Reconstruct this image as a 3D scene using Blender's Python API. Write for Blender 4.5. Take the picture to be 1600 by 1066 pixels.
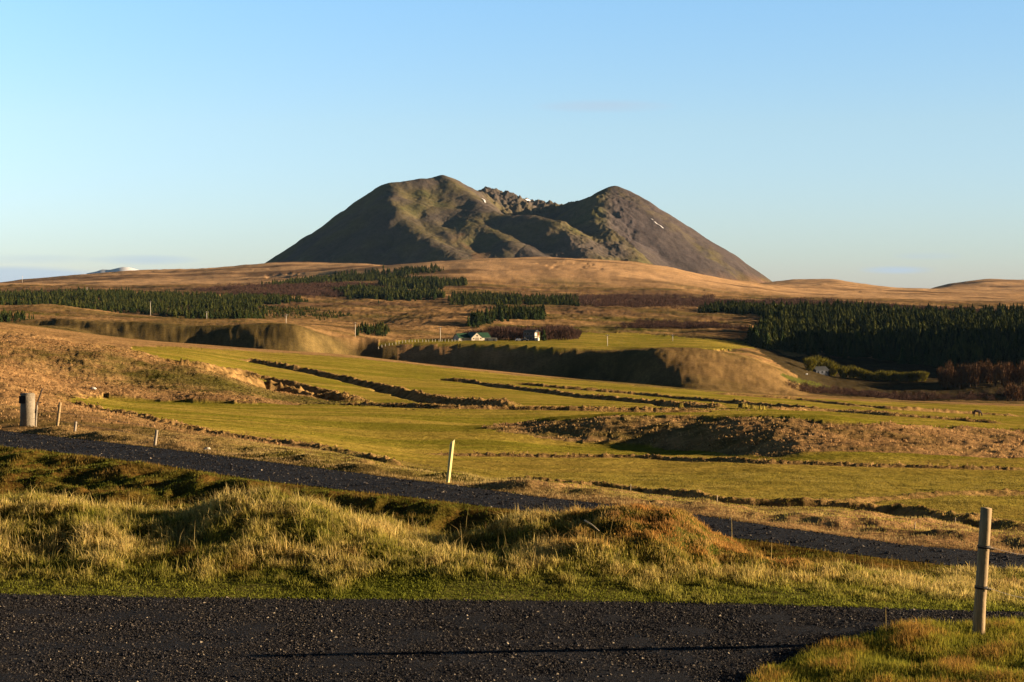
import bpy, math, random
import numpy as np
from mathutils import Vector
# ------------------------------------------------------------------ camera, sky, sun, exposure
S = bpy.context.scene
for o in list(bpy.data.objects): bpy.data.objects.remove(o)
C = S.collection
F, HY = 2400.0, 450.0            # focal length in photo pixels; eye level row of the photo
cam_d = bpy.data.cameras.new('camera'); cam = bpy.data.objects.new('camera', cam_d); C.objects.link(cam)
cam.location = (0, 0, 0); cam.rotation_euler = (math.radians(90), 0, 0)
cam_d.sensor_width = 36; cam_d.lens = 36*F/1600; cam_d.shift_y = -(533-HY)/1600
cam_d.clip_start = 0.1; cam_d.clip_end = 60000
S.camera = cam
SUN_AZ, SUN_EL = math.radians(86), math.radians(10.5)      # azimuth clockwise from +Y
SD = Vector((math.sin(SUN_AZ)*math.cos(SUN_EL), math.cos(SUN_AZ)*math.cos(SUN_EL), math.sin(SUN_EL)))
sl = bpy.data.lights.new('sun', 'SUN'); sun = bpy.data.objects.new('sun', sl); C.objects.link(sun)
sl.energy = 5.0; sl.angle = math.radians(0.5); sl.color = (1, .74, .47)
sun.rotation_euler = (-SD).to_track_quat('-Z', 'Y').to_euler()
w = bpy.data.worlds.new('World'); S.world = w; w.use_nodes = True
nt = w.node_tree; nt.nodes.clear()
def wn(t, **k):
    n = nt.nodes.new(t)
    for a, b in k.items(): setattr(n, a, b)
    return n
wo = wn('ShaderNodeOutputWorld'); bg = wn('ShaderNodeBackground'); sky = wn('ShaderNodeTexSky')
sky.sky_type = 'NISHITA'; sky.sun_disc = False
sky.sun_elevation = SUN_EL; sky.sun_rotation = SUN_AZ
sky.altitude = 100; sky.air_density = 1.0; sky.dust_density = 0.2; sky.ozone_density = 1.6
bg.inputs['Strength'].default_value = 0.118
# thin far clouds, laid out by direction in the sky
tc = wn('ShaderNodeTexCoord'); sx = wn('ShaderNodeSeparateXYZ'); nt.links.new(tc.outputs['Generated'], sx.inputs[0])
def wm(op, a, b=None, c=None):
    n = wn('ShaderNodeMath', operation=op)
    for i, v in enumerate((a, b, c)):
        if v is None: continue
        if isinstance(v, (int, float)): n.inputs[i].default_value = v
        else: nt.links.new(v, n.inputs[i])
    return n.outputs[0]
U = wm('DIVIDE', sx.outputs[0], wm('MAXIMUM', sx.outputs[1], .05))
V = wm('DIVIDE', sx.outputs[2], wm('MAXIMUM', sx.outputs[1], .05))
cx = wn('ShaderNodeCombineXYZ'); nt.links.new(wm('MULTIPLY', U, 14), cx.inputs[0]); nt.links.new(wm('MULTIPLY', V, 110), cx.inputs[1])
cn = wn('ShaderNodeTexNoise'); cn.inputs['Scale'].default_value = 1; cn.inputs['Detail'].default_value = 6; nt.links.new(cx.outputs[0], cn.inputs['Vector'])
def blob(px, py, rx, ry):
    du = wm('DIVIDE', wm('SUBTRACT', U, (px-800)/F), rx/F); dv = wm('DIVIDE', wm('SUBTRACT', V, (HY-py)/F), ry/F)
    r = wm('ADD', wm('MULTIPLY', du, du), wm('MULTIPLY', dv, dv))
    return wm('MAXIMUM', wm('SUBTRACT', 1, r), 0)
wisps = None
for b, s in ((blob(945, 166, 120, 11), .55), (blob(225, 406, 95, 9), .7), (blob(1402, 422, 65, 7), .8), (blob(1450, 400, 60, 6), .4), (blob(40, 405, 130, 9), .3)):
    v = wm('MULTIPLY', b, s); wisps = v if wisps is None else wm('ADD', wisps, v)
bank = wm('MULTIPLY', blob(20, 446, 190, 32), 2.2)
wisps = wm('MULTIPLY', wisps, wm('MULTIPLY', cn.outputs['Fac'], 1.7))
bank = wm('MINIMUM', wm('MULTIPLY', bank, wm('ADD', cn.outputs['Fac'], .3)), .75)
tot = wm('MINIMUM', wm('ADD', wisps, bank), .8)
mx = wn('ShaderNodeMixRGB'); mx.inputs['Color2'].default_value = (1.5, 1.82, 2.2, 1)
cr = wn('ShaderNodeValToRGB'); cr.color_ramp.interpolation = 'LINEAR'
SKYG = [(0.0, (.39, .47, .84)), (1, (.05, .06, .08)), (.02, (.405, .50, .82)), (.104, (.54, .60, .745)), (.184, (.55, .68, .835)), (.27, (.30, .37, .47)), (.45, (.09, .11, .15))]   # pale low down, dimmed overhead to weaken the fill light
for i, (p, c) in enumerate(SKYG):
    e_ = cr.color_ramp.elements[i] if i < 2 else cr.color_ramp.elements.new(p)
    e_.position = p; e_.color = (*c, 1)
nt.links.new(wm('MAXIMUM', sx.outputs[2], 0), cr.inputs[0])
gm = wn('ShaderNodeMixRGB', blend_type='MULTIPLY'); gm.inputs[0].default_value = 1; sv = wn('ShaderNodeVectorMath', operation='SCALE'); nt.links.new(sky.outputs[0], sv.inputs[0]); nt.links.new(wm('MULTIPLY', wm('MAXIMUM', wm('MINIMUM', wm('SUBTRACT', 1, wm('MULTIPLY', U, .55)), 1.2), .75), wm('MINIMUM', wm('MAXIMUM', wm('MULTIPLY_ADD', sx.outputs[1], 1.2, .2), .42), 1)), sv.inputs['Scale']); nt.links.new(sv.outputs[0], gm.inputs[1]); nt.links.new(cr.outputs[0], gm.inputs[2])  # unseen sky to the sides and rear dimmed to deepen the shadows
nt.links.new(tot, mx.inputs['Fac']); nt.links.new(gm.outputs[0], mx.inputs['Color1'])
nt.links.new(mx.outputs[0], bg.inputs['Color']); nt.links.new(bg.outputs[0], wo.inputs[0])
S.view_settings.view_transform = 'Standard'; S.view_settings.look = 'None'; S.view_settings.gamma = 1
S.view_settings.use_curve_mapping = False
S.view_settings.exposure = 1.55
S.cycles.max_bounces = 5; S.cycles.diffuse_bounces = 2; S.cycles.transparent_max_bounces = 8

# ------------------------------------------------------------------ helpers
rng = np.random.default_rng(7); random.seed(7)
def pn(x, y, seed=0):
    xi = np.floor(x).astype(np.int64); yi = np.floor(y).astype(np.int64)
    fx = x-xi; fy = y-yi
    sx_ = fx*fx*fx*(fx*(fx*6-15)+10); sy_ = fy*fy*fy*(fy*(fy*6-15)+10)
    def g(ix, iy, dx, dy):
        h = (ix*374761393 + iy*668265263 + seed*974634777) & 0xffffffff
        h = ((h ^ (h >> 13))*1274126177) & 0xffffffff; h = h ^ (h >> 16)
        a = (h & 0xffff)*(2*np.pi/65536)
        return np.cos(a)*dx + np.sin(a)*dy
    a = g(xi, yi, fx, fy); b = g(xi+1, yi, fx-1, fy); c = g(xi, yi+1, fx, fy-1); d = g(xi+1, yi+1, fx-1, fy-1)
    return ((a+(b-a)*sx_)*(1-sy_) + (c+(d-c)*sx_)*sy_)*1.5
def fbm(x, y, wl, oct=4, seed=0, gain=.5):
    r = 0; a = 1; t = 0
    for i in range(oct):
        r = r + a*pn(x/wl+17.3*i, y/wl-9.1*i, seed+i); t += a; a *= gain; wl /= 2.03
    return r/t
def sstep(a, b, x): t = np.clip((x-a)/(b-a), 0, 1); return t*t*(3-2*t)

# ---- terrain: a stack of cross lines (px, py, depth) read off the land, joined by monotone curves
def L(pts, sm=14):
    a = np.array(pts, float); return (a[:, 0], -(a[:, 1]-HY)*a[:, 2]/F, a[:, 2], sm)
def LZ(pts, sm=14):
    a = np.array(pts, float); return (a[:, 0], a[:, 1], a[:, 2], sm)
LINES = [
 LZ([(0, -1.7, 1)]), LZ([(0, -2.2, 5)]), LZ([(0, -3.35, 9)]),
 LZ([(1150, -3.42, 12), (1400, -3.30, 12), (1600, -3.22, 12)], 40),
 LZ([(1180, -3.42, 14.3), (1300, -3.40, 14.4), (1420, -3.32, 14.6), (1530, -3.38, 14.6), (1600, -3.32, 14.6)], 25),
 LZ([(0, -3.4, 17.05), (300, -3.4, 16.82), (700, -3.4, 16.72), (1100, -3.4, 16.58), (1500, -3.4, 16.16), (1600, -3.4, 16.1)]),
 LZ([(0, -3.30, 18.2), (500, -3.26, 18.1), (900, -3.22, 18.0), (1300, -3.42, 18.0), (1600, -3.55, 17.6)]),
 L([(-300, 745, 22), (0, 782, 21.5), (130, 790, 21), (200, 802, 21), (290, 815, 20.8), (350, 788, 20.6), (400, 778, 20.5), (450, 780, 20.5), (520, 796, 20.4), (600, 822, 20.4), (690, 852, 20.3), (760, 840, 20.2), (850, 815, 20), (960, 789, 20), (1050, 803, 20), (1120, 836, 20), (1200, 878, 20), (1290, 896, 20), (1400, 912, 19.6), (1600, 930, 19)], 9),
 LZ([(0, -4.4, 25), (400, -4.35, 25), (700, -4.4, 24), (1000, -4.4, 23.5), (1300, -4.2, 22), (1600, -4.05, 20.5)]),
 LZ([(0, -5.35, 41), (400, -5.0, 34), (700, -4.85, 29), (1000, -4.65, 26), (1300, -4.42, 23.7), (1600, -4.25, 21.6)]),
 L([(-400, 652, 66.5), (0, 697, 50.7), (200, 720, 44.9), (400, 750, 39), (560, 768, 36.3), (790, 795, 32.5), (1070, 830, 28.6), (1150, 840, 27.7), (1300, 862, 25.5), (1450, 880, 24.2), (1600, 893, 23.3), (2000, 930, 21)]),
 L([(-400, 632, 77), (0, 673, 56.1), (200, 695, 49.4), (400, 720, 43.3), (600, 745, 38.9), (700, 757, 37.2), (850, 778, 34.1), (1000, 793, 31.9), (1100, 806, 30.4), (1200, 822, 28.8), (1400, 850, 26.2), (1600, 868, 24.7), (2000, 900, 22.6)]),
 L([(-400, 570, 100), (0, 605, 80), (60, 618, 79), (120, 632, 78), (200, 652, 74), (300, 672, 67), (400, 688, 62), (500, 703, 56), (560, 715, 53), (640, 733, 48), (760, 747, 46.5), (850, 758, 45), (950, 762, 44), (1050, 775, 41), (1150, 788, 38), (1300, 793, 37.5), (1400, 800, 37), (1600, 826, 32)]),
 L([(0, 612, 100), (200, 640, 110), (400, 665, 90), (640, 706, 75), (800, 712, 75), (1000, 716, 74), (1120, 719, 69), (1200, 722, 66), (1400, 729, 64), (1600, 735, 62)], 20),
 L([(0, 606, 120), (200, 634, 128), (400, 652, 115), (600, 676, 100), (760, 684, 93), (850, 688, 96), (1000, 698, 93), (1080, 703, 87), (1160, 709, 79), (1240, 715, 73), (1400, 721, 70), (1600, 729, 69)], 22),
 L([(0, 600, 140), (200, 630, 150), (400, 643, 150), (600, 655, 130), (720, 668, 114), (800, 664, 112), (860, 658, 108), (960, 650, 105), (1080, 651, 103), (1160, 651, 98), (1240, 655, 92), (1300, 659, 90), (1400, 666, 93), (1500, 672, 96), (1600, 675, 98)], 12),
 L([(0, 597, 152), (200, 629, 165), (400, 640, 165), (600, 650, 150), (760, 664, 138), (1000, 664, 135), (1200, 668, 135), (1400, 677, 135), (1600, 685, 135)], 20),
 L([(0, 585, 190), (90, 616, 185), (200, 627, 182), (400, 632, 180), (650, 638, 180), (800, 640, 180), (1000, 642, 180), (1200, 644, 180), (1400, 653, 180), (1600, 666, 180)], 20),
 L([(-300, 500, 280), (0, 522, 270), (80, 530, 265), (150, 543, 255), (300, 574, 250), (360, 596, 245), (430, 620, 240), (560, 628, 240), (800, 627, 250), (1200, 638, 260), (1600, 656, 270)], 14),
 L([(0, 515, 350), (150, 539, 350), (300, 555, 350), (400, 575, 350), (600, 597, 350), (800, 608, 350), (1000, 619, 350), (1200, 629, 360), (1400, 640, 380), (1600, 651, 400)], 20),
 L([(-400, 490, 500), (0, 503, 500), (60, 510, 500), (160, 524, 500), (240, 533, 500), (300, 537, 500), (400, 545, 500), (550, 555, 500), (650, 567, 500), (800, 582, 500), (900, 592, 500), (1000, 600, 510), (1100, 610, 520), (1200, 616, 530), (1300, 621, 540), (1400, 626, 545), (1500, 629, 550), (1600, 632, 550)], 10),
 L([(0, 506, 600), (120, 522, 600), (200, 545, 600), (300, 560, 600), (400, 575, 600), (600, 595, 610), (800, 612, 610), (1000, 625, 605), (1200, 632, 600), (1400, 636, 600), (1600, 640, 600)], 16),
 'FOOT',
 L([(0, 500, 840), (120, 502, 835), (180, 501, 830), (300, 502, 826), (400, 504, 820), (465, 510, 816), (485, 519, 816), (500, 528, 826), (515, 529, 838), (560, 528, 861), (640, 535, 851), (720, 536, 838), (800, 537, 822), (900, 543, 805), (960, 548, 792), (1000, 544, 780), (1030, 544, 776), (1080, 545, 784), (1130, 547, 798), (1180, 556, 800), (1230, 573, 802), (1290, 595, 818), (1400, 603, 840), (1600, 606, 850)], 15),
 L([(0, 490, 900), (200, 499, 900), (400, 501, 900), (520, 516, 900), (600, 531, 900), (720, 531, 900), (900, 532, 900), (1000, 538, 900), (1150, 543, 900), (1230, 565, 900), (1300, 588, 900), (1400, 592, 900), (1600, 595, 900)], 16),
 L([(0, 478, 1000), (60, 476, 1000), (110, 479, 1000), (200, 492, 1000), (300, 499, 1000), (400, 499, 1000), (550, 512, 1000), (700, 524, 1000), (900, 526, 1000), (1000, 530, 1000), (1100, 533, 1000), (1200, 550, 1000), (1300, 575, 1000), (1400, 580, 1000), (1600, 584, 1000)], 16),
 L([(0, 486, 1150), (200, 499, 1150), (300, 501, 1150), (400, 498, 1150), (500, 503, 1150), (600, 510, 1150), (680, 500, 1150), (750, 502, 1150), (900, 508, 1150), (1050, 513, 1150), (1180, 512, 1150), (1300, 545, 1150), (1600, 560, 1150)], 20),
 L([(0, 472, 1400), (200, 477, 1400), (400, 482, 1400), (600, 482, 1400), (800, 482, 1400), (1000, 484, 1400), (1200, 491, 1400), (1400, 508, 1400), (1600, 512, 1400)], 30),
 L([(0, 457, 1800), (200, 459, 1800), (400, 463, 1800), (600, 466, 1800), (800, 468, 1800), (1000, 470, 1800), (1200, 475, 1800), (1400, 485, 1800), (1600, 489, 1800)], 30),
 L([(0, 447, 2200), (200, 449, 2200), (400, 447, 2200), (500, 443, 2200), (600, 444, 2200), (800, 452, 2200), (1000, 458, 2200), (1200, 465, 2200), (1400, 472, 2200), (1600, 476, 2200)], 30),
 L([(0, 443, 2800), (200, 441, 2800), (400, 438, 2800), (500, 430, 2800), (580, 417, 2800), (680, 409, 2800), (780, 403, 2800), (860, 401, 2800), (930, 403, 2800), (1000, 410, 2800), (1050, 418, 2800), (1100, 429, 2800), (1150, 438, 2800), (1200, 446, 2800), (1250, 451, 2800), (1400, 459, 2800), (1600, 465, 2800)], 16),
 L([(-400, 446, 3400), (0, 443, 3400), (40, 437, 3400), (100, 430, 3400), (200, 422, 3400), (300, 420, 3400), (400, 413, 3400), (440, 410, 3400), (560, 411, 3400), (620, 418, 3400), (800, 430, 3400), (1100, 446, 3400), (1190, 446, 3400), (1300, 444, 3400), (1400, 452, 3400), (1600, 456, 3400)], 10),
 L([(0, 452, 4000), (600, 445, 4000), (1000, 446, 4000), (1130, 450, 4000), (1185, 443, 4000), (1240, 437, 4000), (1300, 436, 4000), (1350, 443, 4000), (1400, 450, 4000), (1600, 455, 4000)], 8),
 L([(0, 455, 5000), (1350, 458, 5000), (1450, 453, 5000), (1480, 444, 5000), (1540, 436, 5000), (1600, 437, 5000), (1800, 445, 5000)], 8),
 LZ([(0, -60, 9000)]),
]
TX = np.arange(-3600, 5200, 2.0)
kf = [i for i, l in enumerate(LINES) if isinstance(l, str)][0]
_px = np.arange(-400, 2001, 10.0); _fy = np.interp(_px, [0, 120, 200, 300, 400, 500, 600, 800, 950, 1050, 1200, 1350, 1600], [502, 514, 540, 552, 560, 568, 577, 592, 603, 611, 612, 613, 620])
_sl = np.interp(_px, [150, 220, 980, 1020, 1080, 1200], [.25, .34, .34, .24, .14, .10])+(.035*np.sin(_px/37.)+.015*np.sin(_px/17.+1))*(_px < 1000); _t = LINES[kf+1]; _zt = np.interp(_px, _t[0], _t[1]); _dt = np.interp(_px, _t[0], _t[2])
_df = (_sl*_dt-_zt)/(_sl+(_fy-HY)/F); _df = np.clip(_df, _dt-130, _dt-10); LINES[kf] = (_px, -(_fy-HY)*_df/F, _df, 16)
TD, TZ = [], []
for (px_, z_, d_, sm) in LINES:
    k = np.exp(-.5*(np.arange(-int(sm*2), int(sm*2)+1)*2.0/sm)**2); k /= k.sum(); n = len(k)//2
    # shift smoothing: pad then convolve
    def smo(v): return np.convolve(np.pad(v, n, mode='edge'), k, 'valid')
    TD.append(smo(np.interp(TX, px_, d_))); TZ.append(smo(np.interp(TX, px_, z_)))
TD = np.array(TD); TZ = np.array(TZ)
TZ += 92*sstep(1640, 1880, TX)[None]*np.exp(-((TD-1090)/150)**2)        # the rise just outside the frame on the right
for i in range(1, len(TD)): TD[i] = np.maximum(TD[i], TD[i-1]*1.01)
# off-frame rise on the right that keeps the hollow with the spruces in shade
dk = np.diff(TD, axis=0); sk = np.diff(TZ, axis=0)/dk
TM = np.zeros_like(TZ)
for i in range(1, len(TD)-1):
    a, b = sk[i-1], sk[i]; w1 = 2*dk[i]+dk[i-1]; w2 = dk[i]+2*dk[i-1]
    with np.errstate(all='ignore'):
        m = (w1+w2)/(w1/np.where(a == 0, 1e-9, a)+w2/np.where(b == 0, 1e-9, b))
    TM[i] = np.where(a*b > 0, m, 0)
TM[0] = sk[0]; TM[-1] = sk[-1]
km = np.exp(-.5*(np.arange(-24, 25)*2.0/16)**2); km /= km.sum()
for i in range(len(TM)): TM[i] = np.convolve(np.pad(TM[i], 24, mode='edge'), km, 'valid')
def base_z(x, y):
    x = np.atleast_1d(np.asarray(x, float)); y = np.atleast_1d(np.asarray(y, float)); out = np.empty_like(x)
    for s in range(0, len(x), 150000):
        xx, D = x[s:s+150000], np.clip(y[s:s+150000], 1.0, 8999)
        px = 800+F*xx/D; ix = np.clip((px-TX[0])/2, 0, len(TX)-1.001); i0 = ix.astype(int); f = ix-i0
        dd = TD[:, i0]*(1-f)+TD[:, i0+1]*f
        k = np.clip((D[None] >= dd).sum(0)-1, 0, len(TD)-2); r = np.arange(len(D))
        def tk(T, kk): return T[kk, i0]*(1-f)+T[kk, i0+1]*f
        d0, d1 = dd[k, r], dd[k+1, r]; h = d1-d0; t = np.clip((D-d0)/h, 0, 1)
        z0, z1, m0, m1 = tk(TZ, k), tk(TZ, k+1), tk(TM, k), tk(TM, k+1)
        out[s:s+150000] = (2*t**3-3*t**2+1)*z0+(t**3-2*t**2+t)*h*m0+(-2*t**3+3*t**2)*z1+(t**3-t**2)*h*m1
    return out
DS = np.geomspace(8, 8900, 2400)
def ray(px, py, dmin=8, dmax=8900):
    """depth at which the sight line of a place in the photo meets the land"""
    D = DS[(DS >= dmin) & (DS <= dmax)]; z = base_z((px-800)/F*D, D); q = HY-z*F/D
    i = np.argmax(q <= py)
    if q[i] > py: i = np.argmin(q)
    if i > 0:
        f = np.clip((q[i-1]-py)/max(q[i-1]-q[i], 1e-6), 0, 1); return D[i-1]+(D[i]-D[i-1])*f
    return D[i]
def at(px, py, dmin=8, dmax=8900):
    D = ray(px, py, dmin, dmax); return ((px-800)/F*D, D)
def line_w(pts, dmin=8, dmax=8900): return np.array([at(a, b, dmin, dmax) for a, b in pts])
def pdist(x, y, P):
    """distance to a polyline, position along it, signed side"""
    best = np.full(len(x), 1e9); along = np.zeros(len(x)); side = np.zeros(len(x)); acc = 0
    for i in range(len(P)-1):
        a, b = P[i], P[i+1]; v = b-a; l = math.hypot(*v)
        t = np.clip(((x-a[0])*v[0]+(y-a[1])*v[1])/(l*l), 0, 1)
        dx = x-a[0]-t*v[0]; dy = y-a[1]-t*v[1]; d = np.hypot(dx, dy); m = d < best
        best = np.where(m, d, best); along = np.where(m, acc+t*l, along); side = np.where(m, np.sign(v[0]*dy-v[1]*dx), side); acc += l
    return best, along, side
def inpoly(px, py, poly):
    r = np.zeros(px.shape, bool); n = len(poly); j = n-1
    for i in range(n):
        xi, yi = poly[i]; xj, yj = poly[j]
        if yi != yj: r ^= ((yi > py) != (yj > py)) & (px < (xj-xi)*(py-yi)/(yj-yi)+xi)
        j = i
    return r
# ---- banks and ditches:  (points, dmin, dmax, bank half width, bank height, ditch depth, ditch side)
RIGS = [
 ([(120, 543), (180, 549), (250, 562), (300, 573), (350, 586), (400, 597), (450, 607), (500, 618), (570, 631)], 150, 500, 2.7, 1.1, 1.5, -1),
 ([(300, 568), (380, 582), (440, 596), (500, 609), (560, 626)], 150, 500, 1.9, .8, 1.0, -1),
 ([(360, 560), (400, 565), (450, 574), (520, 588), (600, 605), (680, 624), (740, 632), (810, 637)], 150, 500, 2.2, 1.1, 1.3, -1),
 ([(690, 592), (760, 600), (850, 612), (950, 624), (1050, 632), (1130, 639)], 150, 500, 2.2, .9, 1.1, -1),
 ([(800, 598), (900, 608), (1000, 616), (1080, 624), (1200, 634), (1290, 641)], 200, 520, 2.0, .8, 1.1, -1),
 ([(1100, 614), (1250, 624), (1400, 640), (1600, 650)], 250, 540, 2.6, .7, .8, -1),
 ([(540, 632), (700, 638), (800, 639), (900, 641), (1000, 642), (1130, 643)], 150, 260, 1.8, .6, .3, -1),
 ([(1200, 640), (1300, 643), (1400, 650), (1500, 657), (1600, 664)], 150, 300, 1.6, .5, .4, -1),
 ([(1300, 634), (1420, 641), (1500, 645), (1600, 652)], 250, 500, 2.0, .6, .5, 1),
 ([(640, 706), (800, 712), (1000, 716), (1200, 722), (1400, 729), (1620, 735)], 60, 90, .55, .20, .12, -1),
 ([(1230, 790), (1300, 784), (1400, 777), (1500, 772), (1620, 769)], 37, 60, .4, .09, .12, -1),
 ([(60, 617), (120, 631), (200, 651), (300, 671), (400, 687), (500, 702), (560, 714), (640, 732)], 45, 90, .55, .24, .7, 1),
 ([(760, 745), (850, 756), (950, 760), (1050, 772), (1150, 785), (1300, 790), (1400, 798), (1620, 828)], 30, 50, .62, .20, .95, -1),
]
RIGW = [(line_w(r[0], r[1], r[2]),)+tuple(r[3:]) for r in RIGS]
MOUND = [(745, 669), (860, 657), (960, 650), (1200, 651), (1300, 659), (1400, 665), (1640, 674), (1640, 736), (1400, 722), (1200, 713), (1000, 697), (850, 684)]
GREEN1 = [(85, 620), (400, 631), (800, 639), (1130, 642), (1200, 641), (1640, 664), (1640, 835), (1400, 800), (1150, 788), (950, 762), (760, 745), (640, 722), (500, 697), (400, 683), (300, 668), (200, 648), (120, 630)]
GREEN2 = [(190, 541), (300, 543), (400, 549), (550, 559), (800, 586), (1000, 603), (1200, 619), (1400, 629), (1640, 636), (1640, 665), (1200, 641), (800, 639), (570, 634), (470, 608), (350, 583), (250, 560)]
TERR = [(590, 540), (640, 530), (740, 531), (850, 532), (905, 520), (990, 520), (1080, 528), (1200, 536), (1190, 545), (1000, 545), (930, 550), (820, 541)]
TERR2 = [(1205, 585), (1300, 590), (1350, 604), (1300, 606), (1220, 596)]
def edges(px):
    nr = np.interp(px, [1130, 1160, 1200, 1290, 1350, 1420, 1500, 1600, 1700], [1110, 1075, 1045, 1013, 1002, 985, 980, 972, 966])
    near1 = np.where(px < 1130, 7.0, 3.4*F/(nr-HY)); far1 = np.interp(px, *[np.array(v) for v in ([0, 300, 700, 1100, 1500, 1600], [17.05, 16.82, 16.72, 16.58, 16.16, 16.1])])
    n2 = np.interp(px, TX, TD[10]); f2 = np.interp(px, TX, TD[11]); return near1, far1, n2, f2
def land(x, y):
    """returns height, colour (n,3), short-grass weight for land positions"""
    z = base_z(x, y); D = np.maximum(y, 1); px = 800+F*x/D; py = HY-z*F/D
    j = fbm(x, y, 6, 3, 50)
    wx = px+j*np.clip(2200/D, 0, 12); wy = py+fbm(x, y, 5, 3, 55)*np.clip(1800/D, 0.5, 5)
    def reg(poly, a, b): return inpoly(wx, wy, poly) & (D > a) & (D < b)
    mound = reg(MOUND, 75, 140); g1 = reg(GREEN1, 32, 265) & ~mound; g2 = reg(GREEN2, 150, 560); te = reg(TERR, 800, 1100); te2 = reg(TERR2, 760, 950)
    green = (g1 | g2 | te).astype(float)
    # ---------- colour
    n1 = fbm(x, y, 14, 4, 1)[:, None]; n2 = fbm(x, y, 3, 4, 2)[:, None]; nb = fbm(x/2.5, y, 60, 4, 3)[:, None]
    tan = np.array([.39, .235, .10]); tan2 = np.array([.27, .16, .068]); olive = np.array([.155, .125, .035])
    rust = np.array([.21, .095, .035])
    col = tan+(tan2-tan)*sstep(-.3, .4, n1)+(olive-tan)*.9*sstep(-.05, .4, nb+.3*n2)
    ra = .35; xr, yr = x*math.cos(ra)+y*math.sin(ra), -x*math.sin(ra)+y*math.cos(ra)
    gr = np.array([.200, .178, .022])+(np.array([.35, .255, .050])-np.array([.200, .178, .022]))*sstep(-.35, .45, fbm(x/3.0, y, 20, 4, 8)[:, None]*.8+.3*n2+.8*fbm(xr/14, yr, 4.5, 3, 9)[:, None])
    mid = ((wy > 718) & (D < 80) & (px > 620)).astype(float)[:, None]*.55
    gr = gr+(np.array([.31, .215, .05])-gr)*mid
    col = col+(gr-col)*green[:, None]
    # far heath: warm tan above, heather-brown belts in the middle distance
    belt = sstep(1150, 1400, D)*(1-sstep(2200, 2450, D))
    col = col+(np.array([.16, .095, .052])-col)*(belt*sstep(-.25, .25, fbm(x/3, y/1.2, 120, 4, 21)))[:, None]*.85
    col = col+(np.array([.56, .35, .18])-col)*(sstep(2250, 2500, D)*.85)[:, None]
    mo = sstep(500, 700, D)*(1-te); olv = sstep(-.05, .4, fbm(x/1.6, y, 70, 5, 36))*(1-sstep(2250, 2500, D)); col = col+(np.array([.115, .088, .03])-col)*(mo*olv*.75)[:, None]
    dkb = sstep(.12, .4, fbm(x/3.5, y, 90, 5, 37))*mo; col = col+(np.array([.07, .045, .025])-col)*(dkb*.75)[:, None]
    scp = (sstep(600, 640, D)*(1-sstep(775, 800, D-58*(px < 620))))*(1-te); scc = np.array([.135, .10, .036])+(np.array([.075, .060, .022])-np.array([.135, .10, .036]))*sstep(-.25, .3, fbm(x, y, 16, 4, 47)+.5*fbm(x, y, 4, 3, 48))[:, None]
    col = col+(scc-col)*(scp*(.9-.35*sstep(1000, 1060, px)))[:, None]  # shadow tone of the scarp put into its ground colour
    lm = sstep(2700, 3000, D)*sstep(.0, .25, fbm(x/4.5, y, 130, 4, 39)); col = col+(np.array([.13, .075, .04])-col)*(lm*.75*(1-sstep(620, 760, px)*.6))[:, None]  # dark shade bands of the far moor put into its colour
    pat = sstep(.0, .35, fbm(x/2.2, y, 170, 5, 33))*sstep(2250, 2600, D)
    col = col+(np.array([.22, .13, .06])-col)*(pat*.4)[:, None]
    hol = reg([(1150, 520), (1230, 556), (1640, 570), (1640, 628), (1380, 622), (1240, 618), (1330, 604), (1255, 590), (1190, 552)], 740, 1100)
    col[te2] = np.array([.085, .09, .02])  # shaded pasture corner: the shade is in this darker green
    col[hol] = np.array([.055, .042, .020])*(1+.5*fbm(x[hol], y[hol], 12, 3, 44)[:, None])  # shade lying in the hollow, painted as dark ground colour
    # foreground
    near = (1-sstep(21.5, 24, D))[:, None]; straw = np.array([.17, .145, .045]); moss = np.array([.075, .085, .012])
    cn_ = moss+(straw-moss)*sstep(-.3, .3, n2)*.6
    col = col+(cn_-col)*near
    mb = ((sstep(21, 23, D))*(D < TD[10][np.clip(((px-TX[0])/2).astype(int), 0, len(TX)-1)]))[:, None]
    cm = np.array([.09, .075, .013])+(np.array([.15, .085, .02])-np.array([.09, .075, .013]))*sstep(-.25, .3, fbm(x, y, 1.6, 3, 70)[:, None])
    col = col+(cm-col)*mb
    # ---------- relief
    heath = (1-green)*(D > 56)
    nearf = 1-sstep(300, 520, D)
    t = fbm(x, y, .9, 3, 11)
    z = z+heath*nearf*(np.maximum(t, -.25)*(.21-.08*mound)+fbm(x, y, 5, 3, 12)*.35)*sstep(50, 90, D)
    z = z+green*(fbm(x, y, 9, 3, 13)*.12+t*.035*(D < 300))
    midm = (D > 56)*(D <= 90)*heath
    z = z+midm*t*.03
    z = z+heath*sstep(110, 170, D)*nearf*fbm(x, y, 28, 3, 29)*1.7*(1-sstep(560, 760, px)*(D < 200))
    ff = sstep(500, 800, D)
    z = z+ff*(1-green)*(fbm(x, y, 26, 4, 14)*(1.1+1.2*sstep(900, 1300, D))*(1-.72*sstep(2150, 2500, D))+fbm(x, y, 4, 2, 19)*.35*(1-.8*sstep(1800, 2300, D)))
    z = z+sstep(1150, 1500, D)*fbm(x, y, 150, 4, 15)*5.0*(1-sstep(2300, 2800, D)*.3)
    z = z+sstep(2100, 2700, D)*(-np.abs(fbm(x, y, 260, 4, 16)))*7
    # rough little scrape scars on the far hill
    sc = fbm(x/2, y, 90, 4, 40); scar = sstep(.36, .40, sc)*(1-sstep(.42, .5, sc))*sstep(1300, 2300, D); z = z-scar*1.3
    # embankment scallops
    esc = sstep(600, 680, D)*(1-sstep(830, 900, D)); z = z+esc*((.30-np.sqrt(fbm(x+.25*y, y*.35, 85, 1, 17)**2+.03))*7*(sstep(600, 700, D))+fbm(x, y, 24, 3, 20)*.8+fbm(x, y, 7, 3, 18)*.35)*(1-te*.85)
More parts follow.
